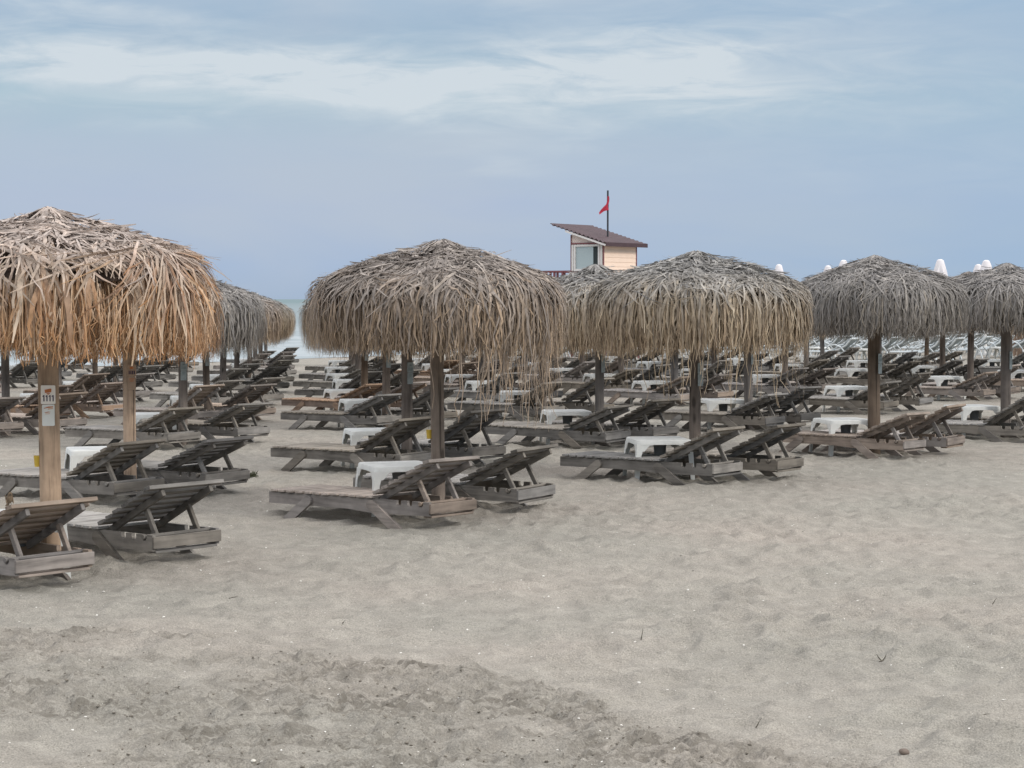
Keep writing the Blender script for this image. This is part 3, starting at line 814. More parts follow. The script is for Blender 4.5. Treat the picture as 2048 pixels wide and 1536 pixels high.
def make_beach():
    for li, pts in LINES.items():
        for j, (x, y) in enumerate(pts):
            jj = (li, j)
            if jj in SPEC: tk, pr, pm, pk, pz, prz = SPEC[jj]
            else: tk, pr, pm, pk, pz, prz = rnd.choice(['g1', 'g2', 'g3']), rnd.uniform(.056, .066), rnd.choice(['grey', 'brown', 'grey']), ('old' if y < 46 and li >= 0 and rnd.random() < .4 else None), 1.2, rnd.uniform(.5, .9)
            nm = FRONT.get(jj)
            where = nm
            color = LKEY[tk]
            if jj == (0, 0): lab = 'large orange-brown palm thatch umbrella on the post numbered 1111'
            elif jj == (1, 0): lab = 'grey-brown thatched umbrella with long ragged fringe, largest at the centre front'
            elif jj == (2, 0): lab = 'tan fringed thatched umbrella in front of the lifeguard hut, right of centre'
            elif jj == (3, 0): lab = 'dense grey thatched umbrella on the right with a knotted grey-brown post'
            elif jj == (4, 0): lab = 'grey thatched umbrella cut by the right edge of the photo, nearest there'
            else: lab = '%s thatched umbrella, %s back in the %s' % (color, ORD[j], LNAME[li])
            Rr, H = TDIM[tk]
            umbrella('u', x, y, Rr, H, th(tk), round(pr, 3), pm, 0. if jj in ((0, 0), (1, 0), (2, 0)) else rnd.uniform(0, 6.28), pk, lab, pz, prz, rafters=y < 30)
            joined = y > 38
            tint = 1 if jj in ((0, 0), (1, 0), (3, 0)) else rnd.choice([0, 0, 1, 2, 2, 3, 0])
            rel = LREL.get(jj) or [(x + .2 + rnd.gauss(0, .05), y - .7 + rnd.gauss(0, .06)), (x + .92 + rnd.gauss(0, .05), y + .25 + rnd.gauss(0, .06))]
            for q, (lx, ly) in enumerate(rel):
                s = 'nearer' if q == 0 else 'farther'
                ti = tint if q == 0 else (0 if jj in ((0, 0), (1, 0), (2, 0)) else tint)
                if jj == (0, 0) and q == 1: ti = 0
                put_lounger(lx, ly, LANG + R(rnd.gauss(0, 1.5)) + (R(-7) if li == 0 and j == 0 else 0), 0 if jj in ((0, 0), (1, 0), (2, 0)) else rnd.randrange(4), ti, joined,
                            ('%s weathered slatted lounger of the pair at %s' % (s, where)) if nm else
                            '%s wooden lounger under the %s umbrella back, %s' % (s, ORD[j], LNAME[li]))
            tx, ty = x - .39, y + .30
            if jj == (0, 0): tx, ty = -3.52, 14.05
            if jj == (2, 0): tx, ty = 1.60, 21.15
            put_table(tx + rnd.gauss(0, .03), ty + rnd.gauss(0, .04), R(14 + rnd.gauss(0, 6)),
                      'low white plastic table between the loungers at ' + nm if nm else 'white plastic table under the %s umbrella back, %s' % (ORD[j], LNAME[li]))

# ------------------------------------------------------------------ far side: white loungers and parasols
def make_white_zone():
    FR = plain('white_frame_plastic', (.56, .59, .59), .4, .4, .05)
    SL = plain('grey_sling_cloth', (.30, .34, .35), .8, .2, .1)
    mb = MB(); W = .33
    for sx in (-1, 1):
        x = sx * W
        mb.tube([(x, 1.9, .33), (x, .75, .33), (x, .30, .56), (x, .12, .78)], .03, 6)
        # arched arm / leg hoop
        mb.tube([(x * 1.08, 1.25, 0), (x * 1.08, 1.1, .38), (x * 1.08, .92, .54), (x * 1.08, .70, .58), (x * 1.08, .48, .50), (x * 1.08, .30, .28), (x * 1.08, .20, 0)], .028, 6)
        mb.tube([(x, 1.75, .32), (x, 1.85, 0)], .028, 6)
    for y, z in ((1.9, .33), (.12, .78), (1.2, .33)): mb.tube([(-W, y, z), (W, y, z)], .027, 6)
    mb.box((0, 1.32, .345), (2*W - .03, 1.12, .014), None, 1)
    mb.bar((0, .74, .345), (0, .14, .765), 2*W - .03, .014, (0, .5, .8), 1)
    me = mb.mesh('plastic_lounger', [FR, SL], True)
    u1 = (.57, .8216)
    U0 = 61.5
    cnt = 0; OB = ORD + ['eleventh']
    r2 = random.Random(5)
    for a in range(14):          # along the shore
        for b in range(11):      # towards the sea
            for c in range(2):
                u = U0 + a * 3.3 + c * 1.05 + r2.gauss(0, .1)
                s = S0 - 6 - b * 3.6 + r2.gauss(0, .15)
                x = UX * u + SX * s; y = UY * u + SY * s
                px = 1024 + 4000 * x / y
                if px < 1100 or px > 2120 or y > 135: continue
                o = bpy.data.objects.new('plastic_lounger', me); COL.objects.link(o)
                o.location = (x, y, ground_z(x, y)); o.rotation_euler = (0, 0, LANG + R(r2.gauss(0, 4)))
                word = 'left' if c == 0 else 'right'
                tag(o, 'white plastic lounger, grey sling, %s of the %s pair from the sea, %s file' % (word, OB[b], (ORD + ['eleventh', 'twelfth', 'thirteenth', 'fourteenth'])[a]), 'sun lounger', 'white plastic loungers beyond the thatched umbrellas')
                cnt += 1
                if c == 0 and (a + b) % 2 == 0 and len(WT) < 40:
                    uu = u + .52; xx = UX * uu + SX * (s - .1); yy = UY * uu + SY * (s - .1)
                    t = copy_tree(TB['p']); t.location = (xx, yy, ground_z(xx, yy)); t.rotation_euler = (0, 0, LANG)
                    tag(t, 'white plastic table among white loungers, %s from the sea, %s file' % (OB[b], (ORD + ['eleventh', 'twelfth', 'thirteenth', 'fourteenth'])[a]), 'side table', 'white tables among the white plastic loungers')
                    WT.append(t)
    # closed white parasols
    CL = plain('pale_parasol_cloth', (.74, .70, .70), .8, .2, .04)
    PO = plain('white_pole', (.78, .76, .72), .5, .3, .03)
    mc = MB(); n = 16
    prof = [(.03, 3.40), (.085, 3.36), (.125, 3.22), (.165, 2.95), (.22, 2.6), (.27, 2.35), (.25, 2.28)]
    for r, z in prof:
        for k in range(n):
            a = 2*math.pi*k/n; rr = r * (1 + .16 * math.cos(8 * a) * min(1, (3.3 - z) * 4))
            mc.v.append((rr*math.cos(a), rr*math.sin(a), z))
    mc.f += [(i*n+k, i*n+(k+1) % n, (i+1)*n+(k+1) % n, (i+1)*n+k) for i in range(len(prof)-1) for k in range(n)]
    mc.f.append(tuple(range(n))); mc.m = [0] * len(mc.f)
    cm = mc.mesh('canopy', CL, True)
    mp = MB(); mp.tube([(0, 0, -.2), (0, 0, 3.40)], .035, 10); pm = mp.mesh('pole', PO, True)
    mbs = MB(); mbs.tube([(0, 0, 0), (0, 0, .07), (0, 0, .08)], [.24, .22, .05], 18); bm = mbs.mesh('base', plain('concrete_base', (.4, .4, .39)), True)
    spots = [(1557, 90, 'behind the rim of the tan umbrella'), (1655, 90, 'farther left of the two small tips by the grey umbrella'), (1686, 80, 'nearer of two tips just left of the grey umbrella peak'),
             (1787, 86, 'with only its pole showing under the grey umbrella'), (1879, 73.5, 'tall pale cone just right of the grey umbrella peak'), (1955, 84, 'shorter cone tucked left of its brighter neighbour'),
             (1971, 75, 'bright cone above the right-edge umbrella'), (1480, 96, 'standing behind the tan umbrella, mostly hidden'), (1790, 94, 'thin pole before the brown reed fence')]
    for px, y, w in spots:
        r = empty('closed_parasol', ((px - 1024) / 4000 * y, y, ground_z((px - 1024) / 4000 * y, y)), px * .1)
        for nme, me2 in (('pole', pm), ('canopy', cm), ('base', bm)):
            o = bpy.data.objects.new(nme, me2); COL.objects.link(o); o.parent = r
        r.scale = (1.4, 1.4, (3.36 + {1686: .10, 1655: .05, 1557: .10}.get(px, 0) - r.location.z) / 3.4)
        tag(r, 'closed white parasol, ' + w, 'parasol', 'closed white parasols above the plastic loungers')
    # brown reed fences beyond
    RE = wood_mat('reed', (.30, .20, .135), 'z', .5, 1.3)
    for (x0, y0, x1, y1, h, lab) in ((21, 116, 34, 124, 2.4, 'long brown reed fence far behind the white loungers'), (18.3, 73, 21.5, 71, 2.1, 'orange-brown reed screen at the right edge behind the white loungers')):
        r = empty('reed_fence', (x0, y0, ground_z(x0, y0))); L = math.hypot(x1-x0, y1-y0); ang = math.atan2(y1-y0, x1-x0); r.rotation_euler = (0, 0, ang)
        mb = MB(); rr = random.Random(4); x = 0
        while x < L:
            w = rr.uniform(.03, .07); mb.box((x, rr.uniform(-.015, .015), h/2 + rr.uniform(-.06, .04)), (w, .025, h)); x += w + .003
        mb.build('reed_panel', RE, r)
        k = 0.
        while k <= L:
            pp = MB(); pp.tube([(k, .07, -.3), (k, .07, h + .1)], .05, 8); pp.build('fence_post', POSTW['brown'], r, True); k += 2.2
        for z in (.5, 1.5):
            rb = MB(); rb.bar((0, -.03, z), (L, -.03, z), .03, .05); rb.build('rail', POSTW['brown'], r)
        tag(r, lab, 'fence')
WT = []

# ------------------------------------------------------------------ lifeguard tower
def make_tower():
    PE = plain('peach_paint', (.86, .66, .52), .7, .25, .05, 3)
    PE2 = plain('pale_cream_paint', (.84, .70, .62), .7, .25, .05, 3)
    RD = plain('dark_red_paint', (.22, .08, .085), .6, .3, .12)
    RF = plain('brown_roof_sheet', (.066, .038, .042), .55, .35, .15, 3)
    WT_ = plain('white_trim', (.74, .70, .66), .6, .3, .05)
    DK = plain('dark_interior', (.045, .055, .055), .8, .2, .05)
    ST = plain('dark_steel', (.035, .037, .042), .5, .4, .1)
    # local frame: x along siding wall (right-far), y along window wall (left-far); near corner at origin
    cx, cy = 3.42, 75.0
    ang = math.atan2(.8, .6)
    zf = 1.75; zl = 3.98; W = 2.2; D = 1.46; slope = .30
    root = empty('lifeguard_tower', (cx, cy, 0), ang)
    tag(root, 'peach lifeguard hut on stilts with sloping brown corrugated roof and window', 'lifeguard tower')
    def zr(y): return zl + slope * y
    # siding wall (y=0 plane): lapped boards
    mb = MB(); n = 13; h = (zl - zf) / n
    for k in range(n):
        z = zf + k * h
        mb.prism([(0.0, z), (-.022, z), (-.006, z + h), (0.0, z + h)], 'x', 0, W)
    mb.box((W/2, .02, (zf+zl)/2), (W, .036, zl - zf))
    mb.build('siding_wall', PE, root)
    mb = MB(); mb.prism([(0, zf), (D, zf), (D, zr(D)), (0, zr(0))], 'x', W - .04, W)
    mb.build('rear_wall', PE, root)
    mb = MB(); mb.box((W/2, D, (zf + zr(D))/2), (W - .1, .04, zr(D) - zf)); mb.build('seaward_wall', PE2, root)
    # window wall x=0
    y0, y1, z0, z1 = .15, D - .13, 2.96, 3.95
    mb = MB()
    mb.prism([(0, zf), (D, zf), (D, z0), (0, z0)], 'x', 0, .04)
    mb.prism([(0, z0), (y0, z0), (y0, z1), (0, z1)], 'x', 0, .04)
    mb.prism([(y1, z0), (D, z0), (D, z1), (y1, z1)], 'x', 0, .04)
    mb.prism([(0, z1), (D, z1), (D, zr(D) - .02), (0, zr(0) - .02)], 'x', 0, .04)
    mb.build('window_wall', PE2, root)
    fr = MB(); t = .075
    for a, b in (((y0, z0), (y1, z0 + t)), ((y0, z1 - t), (y1, z1)), ((y0, z0 + t), (y0 + t, z1 - t)), ((y1 - t, z0 + t), (y1, z1 - t))):
        fr.box((-.015, (a[0]+b[0])/2, (a[1]+b[1])/2), (.05, b[0]-a[0], b[1]-a[1]))
    f = fr.build('window', WT_, root)
    gm, nt, b = new_mat('window_glass'); b.inputs['Base Color'].default_value = (.42, .49, .49, 1); b.inputs['Roughness'].default_value = .12
    b.inputs['Specular IOR Level'].default_value = .6
    g = MB(); g.box((.012, (y0+y1)/2 + .12, (z0+z1)/2), (.008, y1-y0-2*t-.24, z1-z0-2*t)); g.build('pane', gm, f)
    g = MB(); g.box((.03, y0 + t + .14, (z0+z1)/2), (.008, .26, z1-z0-2*t)); g.build('curtain', DK, f)
    # red trims
    for nm, a, bb, w in (('corner_trim', (-.03, -.035, zf), (-.03, -.035, zl - .05), .035), ('corner_trim', (W + .01, -.03, zf), (W + .01, -.03, zl - .04), .03), ('corner_trim', (-.03, D, zf), (-.03, D, zr(D) - .1), .03)):
        q = MB(); q.bar(a, bb, w, w, (0, 1, 0)); q.build(nm, RD if 'x' not in nm else RD, root)
    for z in (z0 - .05, z1 + .04):
        q = MB(); q.box((-.035, D/2, z), (.035, D - .06, .05)); q.build('window_trim', RD, root)
    for yy in (.07, D - .07):
        q = MB(); q.box((-.03, yy, (z0+z1)/2), (.03, .08, z1-z0 - .02)); q.build('white_batten', WT_, root)
    # roof: corrugated, ridges run along x (parallel to the low eave)
    xo0, xo1, yo0, yo1 = -.28, W + .34, -.30, 2.25
    mb = MB(); n = 112; top = []; bot = []
    for k in range(n + 1):
        y = yo0 + (yo1 - yo0) * k / n; c = .028 * math.sin(2 * math.pi * (y - yo0) / .19)
        z = zr(y) + .09 + c; top.append((y, z + .012)); bot.append((y, z - .012))
    vs = [(xo0, *p) for p in top] + [(xo1, *p) for p in top] + [(xo0, *p) for p in bot] + [(xo1, *p) for p in bot]; m_ = n + 1
    fs = []
    for k in range(n):
        fs += [(k, k+1, m_+k+1, m_+k), (2*m_+k+1, 2*m_+k, 3*m_+k, 3*m_+k+1), (k+1, k, 2*m_+k, 2*m_+k+1), (m_+k, m_+k+1, 3*m_+k+1, 3*m_+k)]
    mb.add(vs, fs); mb.build('roof', RF, root, True)
    q = MB(); q.bar((xo0, yo0 - .012, zr(yo0) + .05), (xo1, yo0 - .012, zr(yo0) + .05), .03, .15); q.build('fascia', RF, root)
    q = MB(); q.bar((xo0 + .02, yo0 + .02, zr(yo0) + .015), (xo0 + .02, D + .1, zr(D + .1) + .015), .03, .07); q.build('barge_board', WT_, root)
    for xx in (.2, W - .2):
        q = MB(); q.bar((xx, yo0 + .05, zr(yo0) + .02), (xx, yo1 - .05, zr(yo1) + .02), .05, .06); q.build('rafter', WT_, root)
    # flagpole and flag
    px_, py_ = 1.10, .55
    q = MB(); q.tube([(px_, py_, zr(py_)), (px_, py_, 6.02)], .035, 10); pole = q.build('flagpole', ST, root, True)
    FL = plain('red_flag_cloth', (.42, .035, .06), .8, .2, .1)
    # limp triangular flag, drooping; built in world-ish plane facing the camera
    V = []; F = []; nn = 10
    ca, sa = math.cos(-ang), math.sin(-ang)
    def w2l(dx, dy): return (px_ + dx * ca - dy * sa, py_ + dx * sa + dy * ca)
    for i in range(nn + 1):
        t = i / nn; z = 5.80 - t * .52
        xr = .045 - .01 * math.sin(t * 3); wl = (-.02 - .10 * t if t < .5 else -.07 - .26 * (t - .5) * 2)
        for k in range(5):
            s = k / 4; x = xr + .02 * math.sin(t * 6) + (wl - xr) * s; zz = z - s * .10 * t
            lx, ly = w2l(x, -.05 + .03 * math.sin(s * 6 + t * 3)); V.append((lx, ly, zz))
    for i in range(nn):
        for k in range(4): F.append((i*5+k, i*5+k+1, (i+1)*5+k+1, (i+1)*5+k))
    b0 = len(V); p = w2l(-.32, -.05); V.append((p[0], p[1], 5.10)); F.append((nn*5+2, nn*5+3, nn*5+4, b0))
    me = bpy.data.meshes.new('flag'); me.from_pydata(V, [], F); me.materials.append(FL); me.polygons.foreach_set('use_smooth', [True]*len(F))
    fo = bpy.data.objects.new('flag', me); COL.objects.link(fo); fo.parent = pole
    # deck, stilts, braces
    dx0, dx1, dy0, dy1 = -.14, W + .15, -.15, 3.1
    q = MB(); y = dy0
    while y < dy1: q.box(((dx0+dx1)/2, y + .06, zf - .03), (dx1-dx0, .115, .04)); y += .13
    q.build('deck', wood_mat('deck_wood', (.25, .2, .16), 'x'), root)
    for xx in (dx0 + .1, dx1 - .1):
        for yy in (dy0 + .1, (dy0+dy1)/2, dy1 - .1):
            q = MB(); q.bar((xx, yy, -.9), (xx, yy, zf - .06), .11, .11, (0, 1, 0)); q.build('stilt', RD, root)
        q = MB(); q.bar((xx + .07, dy0 + .1, .2), (xx + .07, (dy0+dy1)/2, zf - .1), .04, .09); q.build('brace', RD, root)
    for yy in (dy0 + .1, dy1 - .1):
        q = MB(); q.bar((dx0, yy, zf - .09), (dx1, yy, zf - .09), .06, .08); q.build('beam', RD, root)
    def rail(a, b, n):
        a = Vector(a); b = Vector(b)
        q = MB(); q.bar(a + Vector((0, 0, 1.20)), b + Vector((0, 0, 1.20)), .09, .06); q.build('handrail', RD, root)
        q = MB(); q.bar(a + Vector((0, 0, .55)), b + Vector((0, 0, .55)), .04, .05); q.build('midrail', RD, root)
        for k in range(n + 1):
            p = a + (b - a) * k / n; q = MB(); q.bar(p, p + Vector((0, 0, 1.17)), .07, .07, (0, 1, 0)); q.build('baluster', RD, root)
    rail((0.03, D + .05, zf), (0.03, dy1 - .06, zf), 4)
    rail((dx0 + .06, dy1 - .05, zf - .002), (dx1 - .1, dy1 - .05, zf - .002), 5)

# ------------------------------------------------------------------ small things
def small_things():
    # sparrow on the table of the 1111 umbrella
    BR = plain('brown_feathers', (.16, .115, .075), .85, .2, .3, 60)
    BK = plain('dark_beak', (.03, .028, .025), .5, .3, .05)
    import bmesh
    r = empty('bird', (-3.535, 14.02, .443), R(205))
    bm = bmesh.new()
    def blob(c, s, rot=0.):
        g = bmesh.ops.create_icosphere(bm, subdivisions=3, radius=1.)
        M = Matrix.Translation(c) @ Matrix.Rotation(rot, 4, 'X') @ Matrix.Diagonal((*s, 1))
        bmesh.ops.transform(bm, matrix=M, verts=g['verts'])
    blob((0, 0, .050), (.023, .038, .026), R(38)); blob((0, .026, .088), (.016, .018, .016)); blob((0, .012, .072), (.017, .020, .022), R(50))
    me = bpy.data.meshes.new('body'); bm.to_mesh(me); bm.free()
    o = bpy.data.objects.new('body', me); COL.objects.link(o); o.parent = r; me.materials.append(BR)
    rm = o.modifiers.new('r', 'REMESH'); rm.mode = 'VOXEL'; rm.voxel_size = .003; rm.use_smooth_shade = True
    sm = o.modifiers.new('s', 'SMOOTH'); sm.iterations = 5
    q = MB(); q.tube([(0, .040, .088), (0, .054, .085)], [.005, .0008], 8); q.build('beak', BK, r, True)
    q = MB(); q.prism([(-.009, -.02), (.009, -.02), (.013, -.085), (-.013, -.085)], 'z', -.002, .002)
    t = q.build('tail', BR, r); t.location = (0, -.01, .032); t.rotation_euler = (R(25), 0, 0)
    for s in (-1, 1):
        q = MB(); q.prism([(.0, .035), (.014, .01), (.008, -.045), (-.008, -.02), (-.010, .02)], 'x', -.003, .003)
        w = q.build('wing', BR, r); w.location = (s * .0225, -.004, .052); w.rotation_euler = (R(38), 0, 0)
        q = MB(); q.tube([(s * .010, .004, .03), (s * .010, .008, .0)], .0018, 6); q.tube([(s * .010, -.006, .002), (s * .010, .022, .002)], .0016, 6); q.build('leg', BK, r)
    tag(r, 'small brown bird perched on the white table beside post 1111', 'bird')
    # yellow cups on posts
    for (x, y, z, lab) in ((-3.31 - .088, 14.29, .70, 'small yellow cup fixed on the left side of post 1111'), (-.66 - .075, 17.74, .66, 'small yellow cup fixed on the left side of the centre umbrella post')):
        q = MB(); q.tube([(0, 0, 0), (0, 0, .075), (0, 0, .08)], [.022, .028, .03], 12); o = q.build('yellow_cup', YELLOW, None, True, (x, y, z)); tag(o, lab, 'cup', 'yellow cups fixed to the posts')
    # stone, twigs, tuft
    def stone(x, y, s, lab, nm, col, seed):
        bm = bmesh.new(); bmesh.ops.create_icosphere(bm, subdivisions=3, radius=1.); rg = random.Random(seed)
        ax = [Vector((rg.gauss(0, 1), rg.gauss(0, 1), rg.gauss(0, 1))).normalized() for _ in range(5)]
        for v in bm.verts:
            k = 1
            for a in ax: k -= .16 * max(0, v.co.normalized().dot(a) - .45)
            v.co = Vector((v.co.x * s[0], v.co.y * s[1], v.co.z * s[2])) * k
        me = bpy.data.meshes.new(nm); bm.to_mesh(me); bm.free(); me.materials.append(plain(nm + '_surface', col, .9, .2, .25, 30, .4))
        o = bpy.data.objects.new(nm, me); COL.objects.link(o); o.location = (x, y, ground_z(x, y) + s[2] * .45); o.rotation_euler = (0, 0, rg.uniform(0, 6))
        tag(o, lab, nm.replace('_', ' '))
    stone(1.675, 8.47, (.026, .018, .016), 'reddish-brown stone lying on the sand near the bottom right', 'stone', (.17, .135, .11), 2)
    stone(1.98, 17.8, (.03, .02, .016), 'white shell lump on open sand right of the centre umbrella', 'shell', (.7, .68, .62), 5)
    stone(-1.07, 8.2, (.014, .011, .008), 'pale pebble at the bottom edge, left of centre', 'pebble', (.6, .57, .5), 6)
    TW = plain('dry_dark_twig', (.09, .08, .062), .9, .1, .3, 40)
    tw = [(1.98, 10.72, .16, .1, 'longest dark forked twig lying on the smooth sand at right', 1), (3.08, 12.75, .10, 1.1, 'small forked weed stem standing at the right edge', 1), (.73, 11.25, .14, 1.35, 'single dark blade standing upright in the sand, right of centre', 0),
          (1.6, 11.75, .09, .5, 'short twig up the sand from the longest forked twig', 0), (.27, 19.0, .22, .05, 'thin stick lying right of the centre loungers', 0), (-1.85, 13.0, .12, .12, 'curved stem lying left of centre in front of the loungers', 0),
          (2.35, 16.3, .09, .4, 'little dark sprig in the upper right open sand', 1), (-1.02, 11.95, .06, .9, 'tiny dark stem below the centre loungers', 0), (2.1, 9.0, .13, .15, 'thin pale root curving out of the sand low at right', 0), (1.1, 8.95, .1, .8, 'small green-black sprig at the edge of the churned sand', 1)]
    for x, y, L, el, lab, fork in tw:
        rg = random.Random(int(x * 100)); q = MB(); az = rg.uniform(-.5, .5); L *= .55
        p = [Vector((0, 0, 0))]
        for k in range(5):
            a = az + rg.gauss(0, .25); e = el + rg.gauss(0, .2); p.append(p[-1] + Vector((math.cos(a) * math.cos(e), math.sin(a) * math.cos(e), abs(math.sin(e)) * .9 + .01)) * L / 5)
        q.tube(p, [.003, .003, .0025, .002, .0015, .0008], 6)
        if fork and L > .06:
            for s in (1, -1): q.tube([p[1], p[1] + Vector((s * L * .2, .01, L * .25)), p[1] + Vector((s * L * .3, .02, L * .42))], [.0035, .003, .001], 6)
        o = q.build('twig', TW, None, True, (x, y, ground_z(x, y) + .004)); tag(o, lab, 'twig', 'bits of dry weed and twig on the sand')
    # weed tuft by the aisle
    GR = plain('dull_weed', (.07, .075, .045), .9, .1, .3, 30)
    q = MB(); rg = random.Random(3)
    for k in range(60):
        a = rg.uniform(0, 6.28); e = rg.uniform(.2, 1.3); L = rg.uniform(.04, .10); d = Vector((math.cos(a) * math.cos(e), math.sin(a) * math.cos(e), math.sin(e)))
        b = Vector((rg.gauss(0, .03), rg.gauss(0, .02), 0)); q.tube([b, b + d * L * .6, b + d * L + Vector((0, 0, -.015))], [.003, .004, .001], 4)
    o = q.build('weed_tuft', GR, None, False, (-2.78, 21.2, ground_z(-2.78, 21.2))); tag(o, 'small dull green weed tuft in the sandy aisle on the left', 'weed')
    # shell fragments and crumbs: uncountable
    def scatter(name, mat, n, smin, smax, fn, flat=.5):
        rg = random.Random(hash(name) % 1000 if False else len(name)); V = []; F = []
        ico = [(0, 0, 1), (.89, 0, .45), (.28, .85, .45), (-.72, .53, .45), (-.72, -.53, .45), (.28, -.85, .45), (.72, .53, -.45), (-.28, .85, -.45), (-.89, 0, -.45), (-.28, -.85, -.45), (.72, -.53, -.45), (0, 0, -1)]
        fi = [(0,1,2),(0,2,3),(0,3,4),(0,4,5),(0,5,1),(1,6,2),(2,7,3),(3,8,4),(4,9,5),(5,10,1),(2,6,7),(3,7,8),(4,8,9),(5,9,10),(1,10,6),(6,11,7),(7,11,8),(8,11,9),(9,11,10),(10,11,6)]
        pts = [fn(rg) for _ in range(n)]
        zs = sand_height(np.array([p[0] for p in pts]), np.array([p[1] for p in pts]))
        for (x, y), z in zip(pts, zs):
            s = smin * (smax / smin) ** (rg.random() ** 2.2); M = Matrix.Rotation(rg.uniform(0, 6.3), 3, 'Z') @ Matrix.Rotation(rg.gauss(0, .4), 3, 'X')
            sx, sy, sz = s, s * rg.uniform(.5, .9), s * flat * rg.uniform(.5, 1.2); b = len(V)
            for v in ico:
                k = rg.uniform(.75, 1.15); p = M @ Vector((v[0]*sx*k, v[1]*sy*k, v[2]*sz*k)); V.append((x + p.x, y + p.y, z + p.z + sz * .35))
            F += [tuple(i + b for i in f) for f in fi]
        me = bpy.data.meshes.new(name); me.from_pydata(V, [], F); me.materials.append(mat); me.update()
        o = bpy.data.objects.new(name, me); COL.objects.link(o); return o
    def wedge(rg):
        y = 7.6 + (24 - 7.6) * rg.random() ** 1.3; return (rg.uniform(-.28, .28) * y, y)
    def band(rg):
        while True:
            y = rg.uniform(7.6, 12.2); x = rg.uniform(-.27, .27) * y
            if float(damp_mask(np.array([x]), np.array([y]))[0]) > .25 + .4 * rg.random(): return (x, y)
    o = scatter('shell_fragments', plain('shell_white', (.72, .69, .63), .6, .3, .1), 2600, .0018, .011, wedge, .5)
    tag(o, 'tiny white shell fragments scattered over the sand', 'shells', None, 'stuff')
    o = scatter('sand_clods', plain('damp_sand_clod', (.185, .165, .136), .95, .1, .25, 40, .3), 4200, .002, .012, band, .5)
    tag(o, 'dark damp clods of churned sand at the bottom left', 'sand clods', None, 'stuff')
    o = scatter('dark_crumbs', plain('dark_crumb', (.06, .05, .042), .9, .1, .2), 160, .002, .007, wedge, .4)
    tag(o, 'tiny dark crumbs of weed scattered over the sand', 'debris', None, 'stuff')

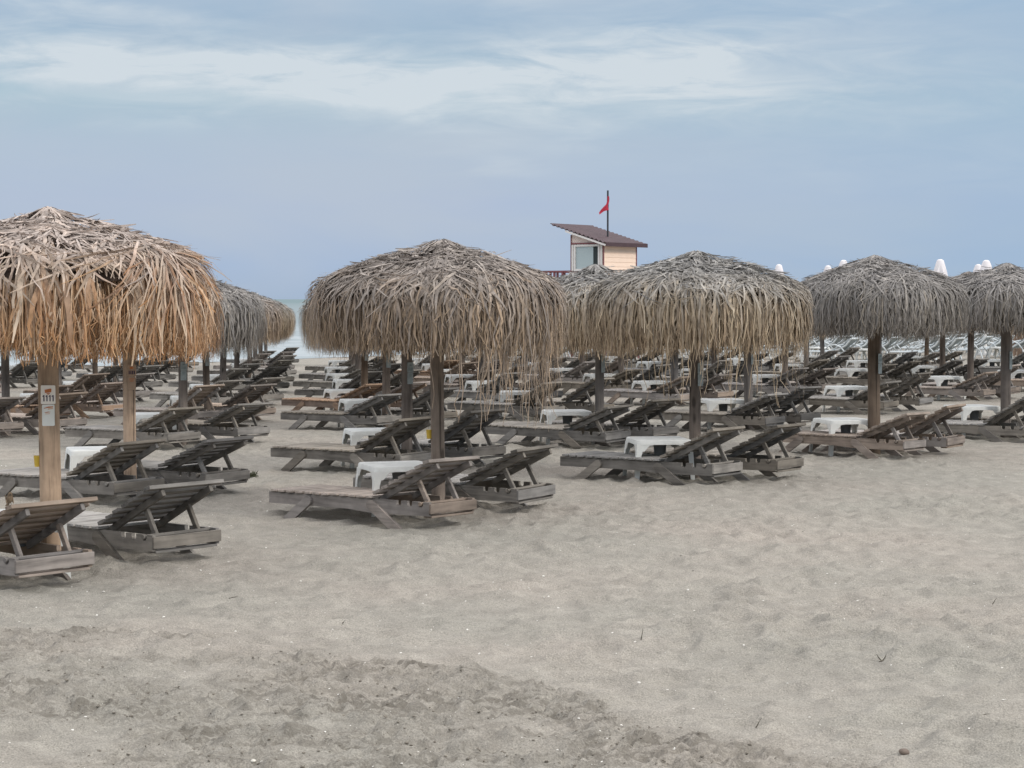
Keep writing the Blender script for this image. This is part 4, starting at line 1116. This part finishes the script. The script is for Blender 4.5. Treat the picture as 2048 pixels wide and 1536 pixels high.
# ------------------------------------------------------------------ world, light, camera
SUN_EL, SUN_AZ = R(36), R(118)      # azimuth measured from +Y towards +X
def make_world():
    w = bpy.data.worlds.new('World'); scene.world = w; w.use_nodes = True
    nt = w.node_tree; nt.nodes.clear()
    out = N(nt, 'ShaderNodeOutputWorld'); bg = N(nt, 'ShaderNodeBackground'); bg.inputs[1].default_value = .1
    nt.links.new(bg.outputs[0], out.inputs[0])
    sky = N(nt, 'ShaderNodeTexSky', sky_type='NISHITA', sun_disc=False)
    sky.sun_elevation = SUN_EL; sky.sun_rotation = SUN_AZ
    tc = N(nt, 'ShaderNodeTexCoord'); sep = N(nt, 'ShaderNodeSeparateXYZ'); nt.links.new(tc.outputs['Generated'], sep.inputs[0])
    az = math_n(nt, 'ARCTAN2', sep.outputs[0], sep.outputs[1])
    el = math_n(nt, 'ARCSINE', sep.outputs[2])
    def cloud_noise(sa, se, sc, det, rough, off):
        cb = N(nt, 'ShaderNodeCombineXYZ'); nt.links.new(math_n(nt, 'MULTIPLY', az, sa), cb.inputs[0]); nt.links.new(math_n(nt, 'MULTIPLY', el, se), cb.inputs[1]); cb.inputs[2].default_value = off
        n = N(nt, 'ShaderNodeTexNoise', i_Scale=sc, i_Detail=det, i_Roughness=rough, i_Distortion=.6); nt.links.new(cb.outputs[0], n.inputs['Vector']); return n.outputs[0]
    n1 = cloud_noise(9, 50, 1., 6., .55, 1.3); n2 = cloud_noise(16, 75, 1., 8., .6, 7.7); n3 = cloud_noise(5, 20, 1., 4., .5, 3.1)
    azw = math_n(nt, 'ADD', az, math_n(nt, 'MULTIPLY', math_n(nt, 'SUBTRACT', n3, .5), .10))
    elw = math_n(nt, 'ADD', el, math_n(nt, 'MULTIPLY', math_n(nt, 'SUBTRACT', n1, .5), .035))
    def blob(px, py, wx, wy, amp, tilt=0.):
        a0 = (px - 1024) / 4000; e0 = (598 - py) / 4000; sa = wx / 4000; se = wy / 4000
        da = math_n(nt, 'SUBTRACT', azw, a0)
        de = math_n(nt, 'SUBTRACT', math_n(nt, 'SUBTRACT', elw, e0), math_n(nt, 'MULTIPLY', da, tilt))
        x = math_n(nt, 'POWER', math_n(nt, 'ABSOLUTE', math_n(nt, 'MULTIPLY', da, 1 / sa)), 2.)
        y = math_n(nt, 'POWER', math_n(nt, 'ABSOLUTE', math_n(nt, 'MULTIPLY', de, 1 / se)), 2.)
        e = math_n(nt, 'EXPONENT', math_n(nt, 'MULTIPLY', math_n(nt, 'ADD', x, y), -1.))
        return math_n(nt, 'MULTIPLY', e, amp)
    tot = None
    for args in [(1300, 110, 700, 90, .30, 0), (450, 150, 700, 85, .28, 0), (1750, 330, 500, 60, .15, 0), (150, 130, 480, 42, .85, -.02), (620, 170, 500, 60, .75, -.12), (1250, 150, 330, 65, .95, .05), (1050, 160, 160, 22, .35, .1), (1500, 200, 450, 45, .5, -.05),
                 (60, 45, 330, 20, .45, -.05), (1370, 90, 200, 35, .55, 0), (1900, 140, 200, 50, .25, 0), (1035, 318, 60, 18, .35, 0), (100, 230, 400, 25, .35, 0), (1800, 20, 300, 20, .3, .1), (1200, 10, 500, 20, .25, 0)]:
        bb = blob(*args); tot = bb if tot is None else math_n(nt, 'ADD', tot, bb)
    streak = math_n(nt, 'MULTIPLY', tot, math_n(nt, 'ADD', math_n(nt, 'MULTIPLY', ramp(nt, n2, [(.36, 0.), (.64, 1.)]), 1.05), .2))
    streak = math_n(nt, 'MULTIPLY', streak, .85, True)
    # base gradient near the horizon (radiance /0.1)
    K = 11.3
    t = math_n(nt, 'MULTIPLY', el, 1 / .16, True)
    base = ramp(nt, t, [(0.0, (.335, .43, .57)), (.10, (.335, .44, .615)), (.30, (.375, .455, .61)), (.48, (.385, .475, .59)), (.62, (.345, .475, .565)), (.85, (.31, .425, .555)), (1.0, (.35, .465, .60))])
    soft = ramp(nt, n3, [(.35, 0.), (.65, 1.)])
    base = mixc(nt, math_n(nt, 'MULTIPLY', soft, .6), base, (.44, .50, .585))
    # bluer towards the lower right
    right = math_n(nt, 'MULTIPLY', math_n(nt, 'ADD', az, .02), 3.2, True)
    base = mixc(nt, math_n(nt, 'MULTIPLY', right, .55), base, (.29, .435, .60))
    col = mixc(nt, streak, base, (.575, .635, .685))
    # high sky: bright even overcast that lights the beach
    up = N(nt, 'ShaderNodeMapRange', interpolation_type='SMOOTHSTEP'); up.inputs[1].default_value = .16; up.inputs[2].default_value = .7
    nt.links.new(el, up.inputs[0])
    col = mixc(nt, up.outputs[0], col, (1.70, 1.70, 1.76))
    sc = N(nt, 'ShaderNodeVectorMath', operation='SCALE'); sc.inputs['Scale'].default_value = K; nt.links.new(col, sc.inputs[0])
    fin = mixc(nt, .93, sky.outputs[0], sc.outputs[0])
    nt.links.new(fin, bg.inputs[0])

def make_light_cam():
    l = bpy.data.lights.new('sun', 'SUN'); l.energy = 1.55; l.angle = R(10); l.color = (1, .96, .9)
    o = bpy.data.objects.new('sun', l); COL.objects.link(o)
    d = Vector((math.sin(SUN_AZ) * math.cos(SUN_EL), math.cos(SUN_AZ) * math.cos(SUN_EL), math.sin(SUN_EL)))
    o.rotation_euler = d.to_track_quat('Z', 'Y').to_euler(); o.location = (0, 0, 30)
    c = bpy.data.cameras.new('camera'); c.sensor_width = 36; c.lens = 36 * 4000 / 2048; c.clip_end = 40000; c.clip_start = .1
    o = bpy.data.objects.new('camera', c); COL.objects.link(o); o.location = (0, 0, 1.9)
    o.rotation_euler = (R(90) - math.atan(170 / 4000), 0, 0); scene.camera = o

make_sand(); make_sea(); make_beach(); make_white_zone(); make_tower(); small_things(); make_world(); make_light_cam()
scene.render.engine = 'CYCLES'
scene.render.resolution_x = 1024; scene.render.resolution_y = 768
scene.view_settings.view_transform = 'Standard'; scene.view_settings.look = 'None'
scene.view_settings.exposure = 0; scene.view_settings.gamma = 1
scene.cycles.max_bounces = 6
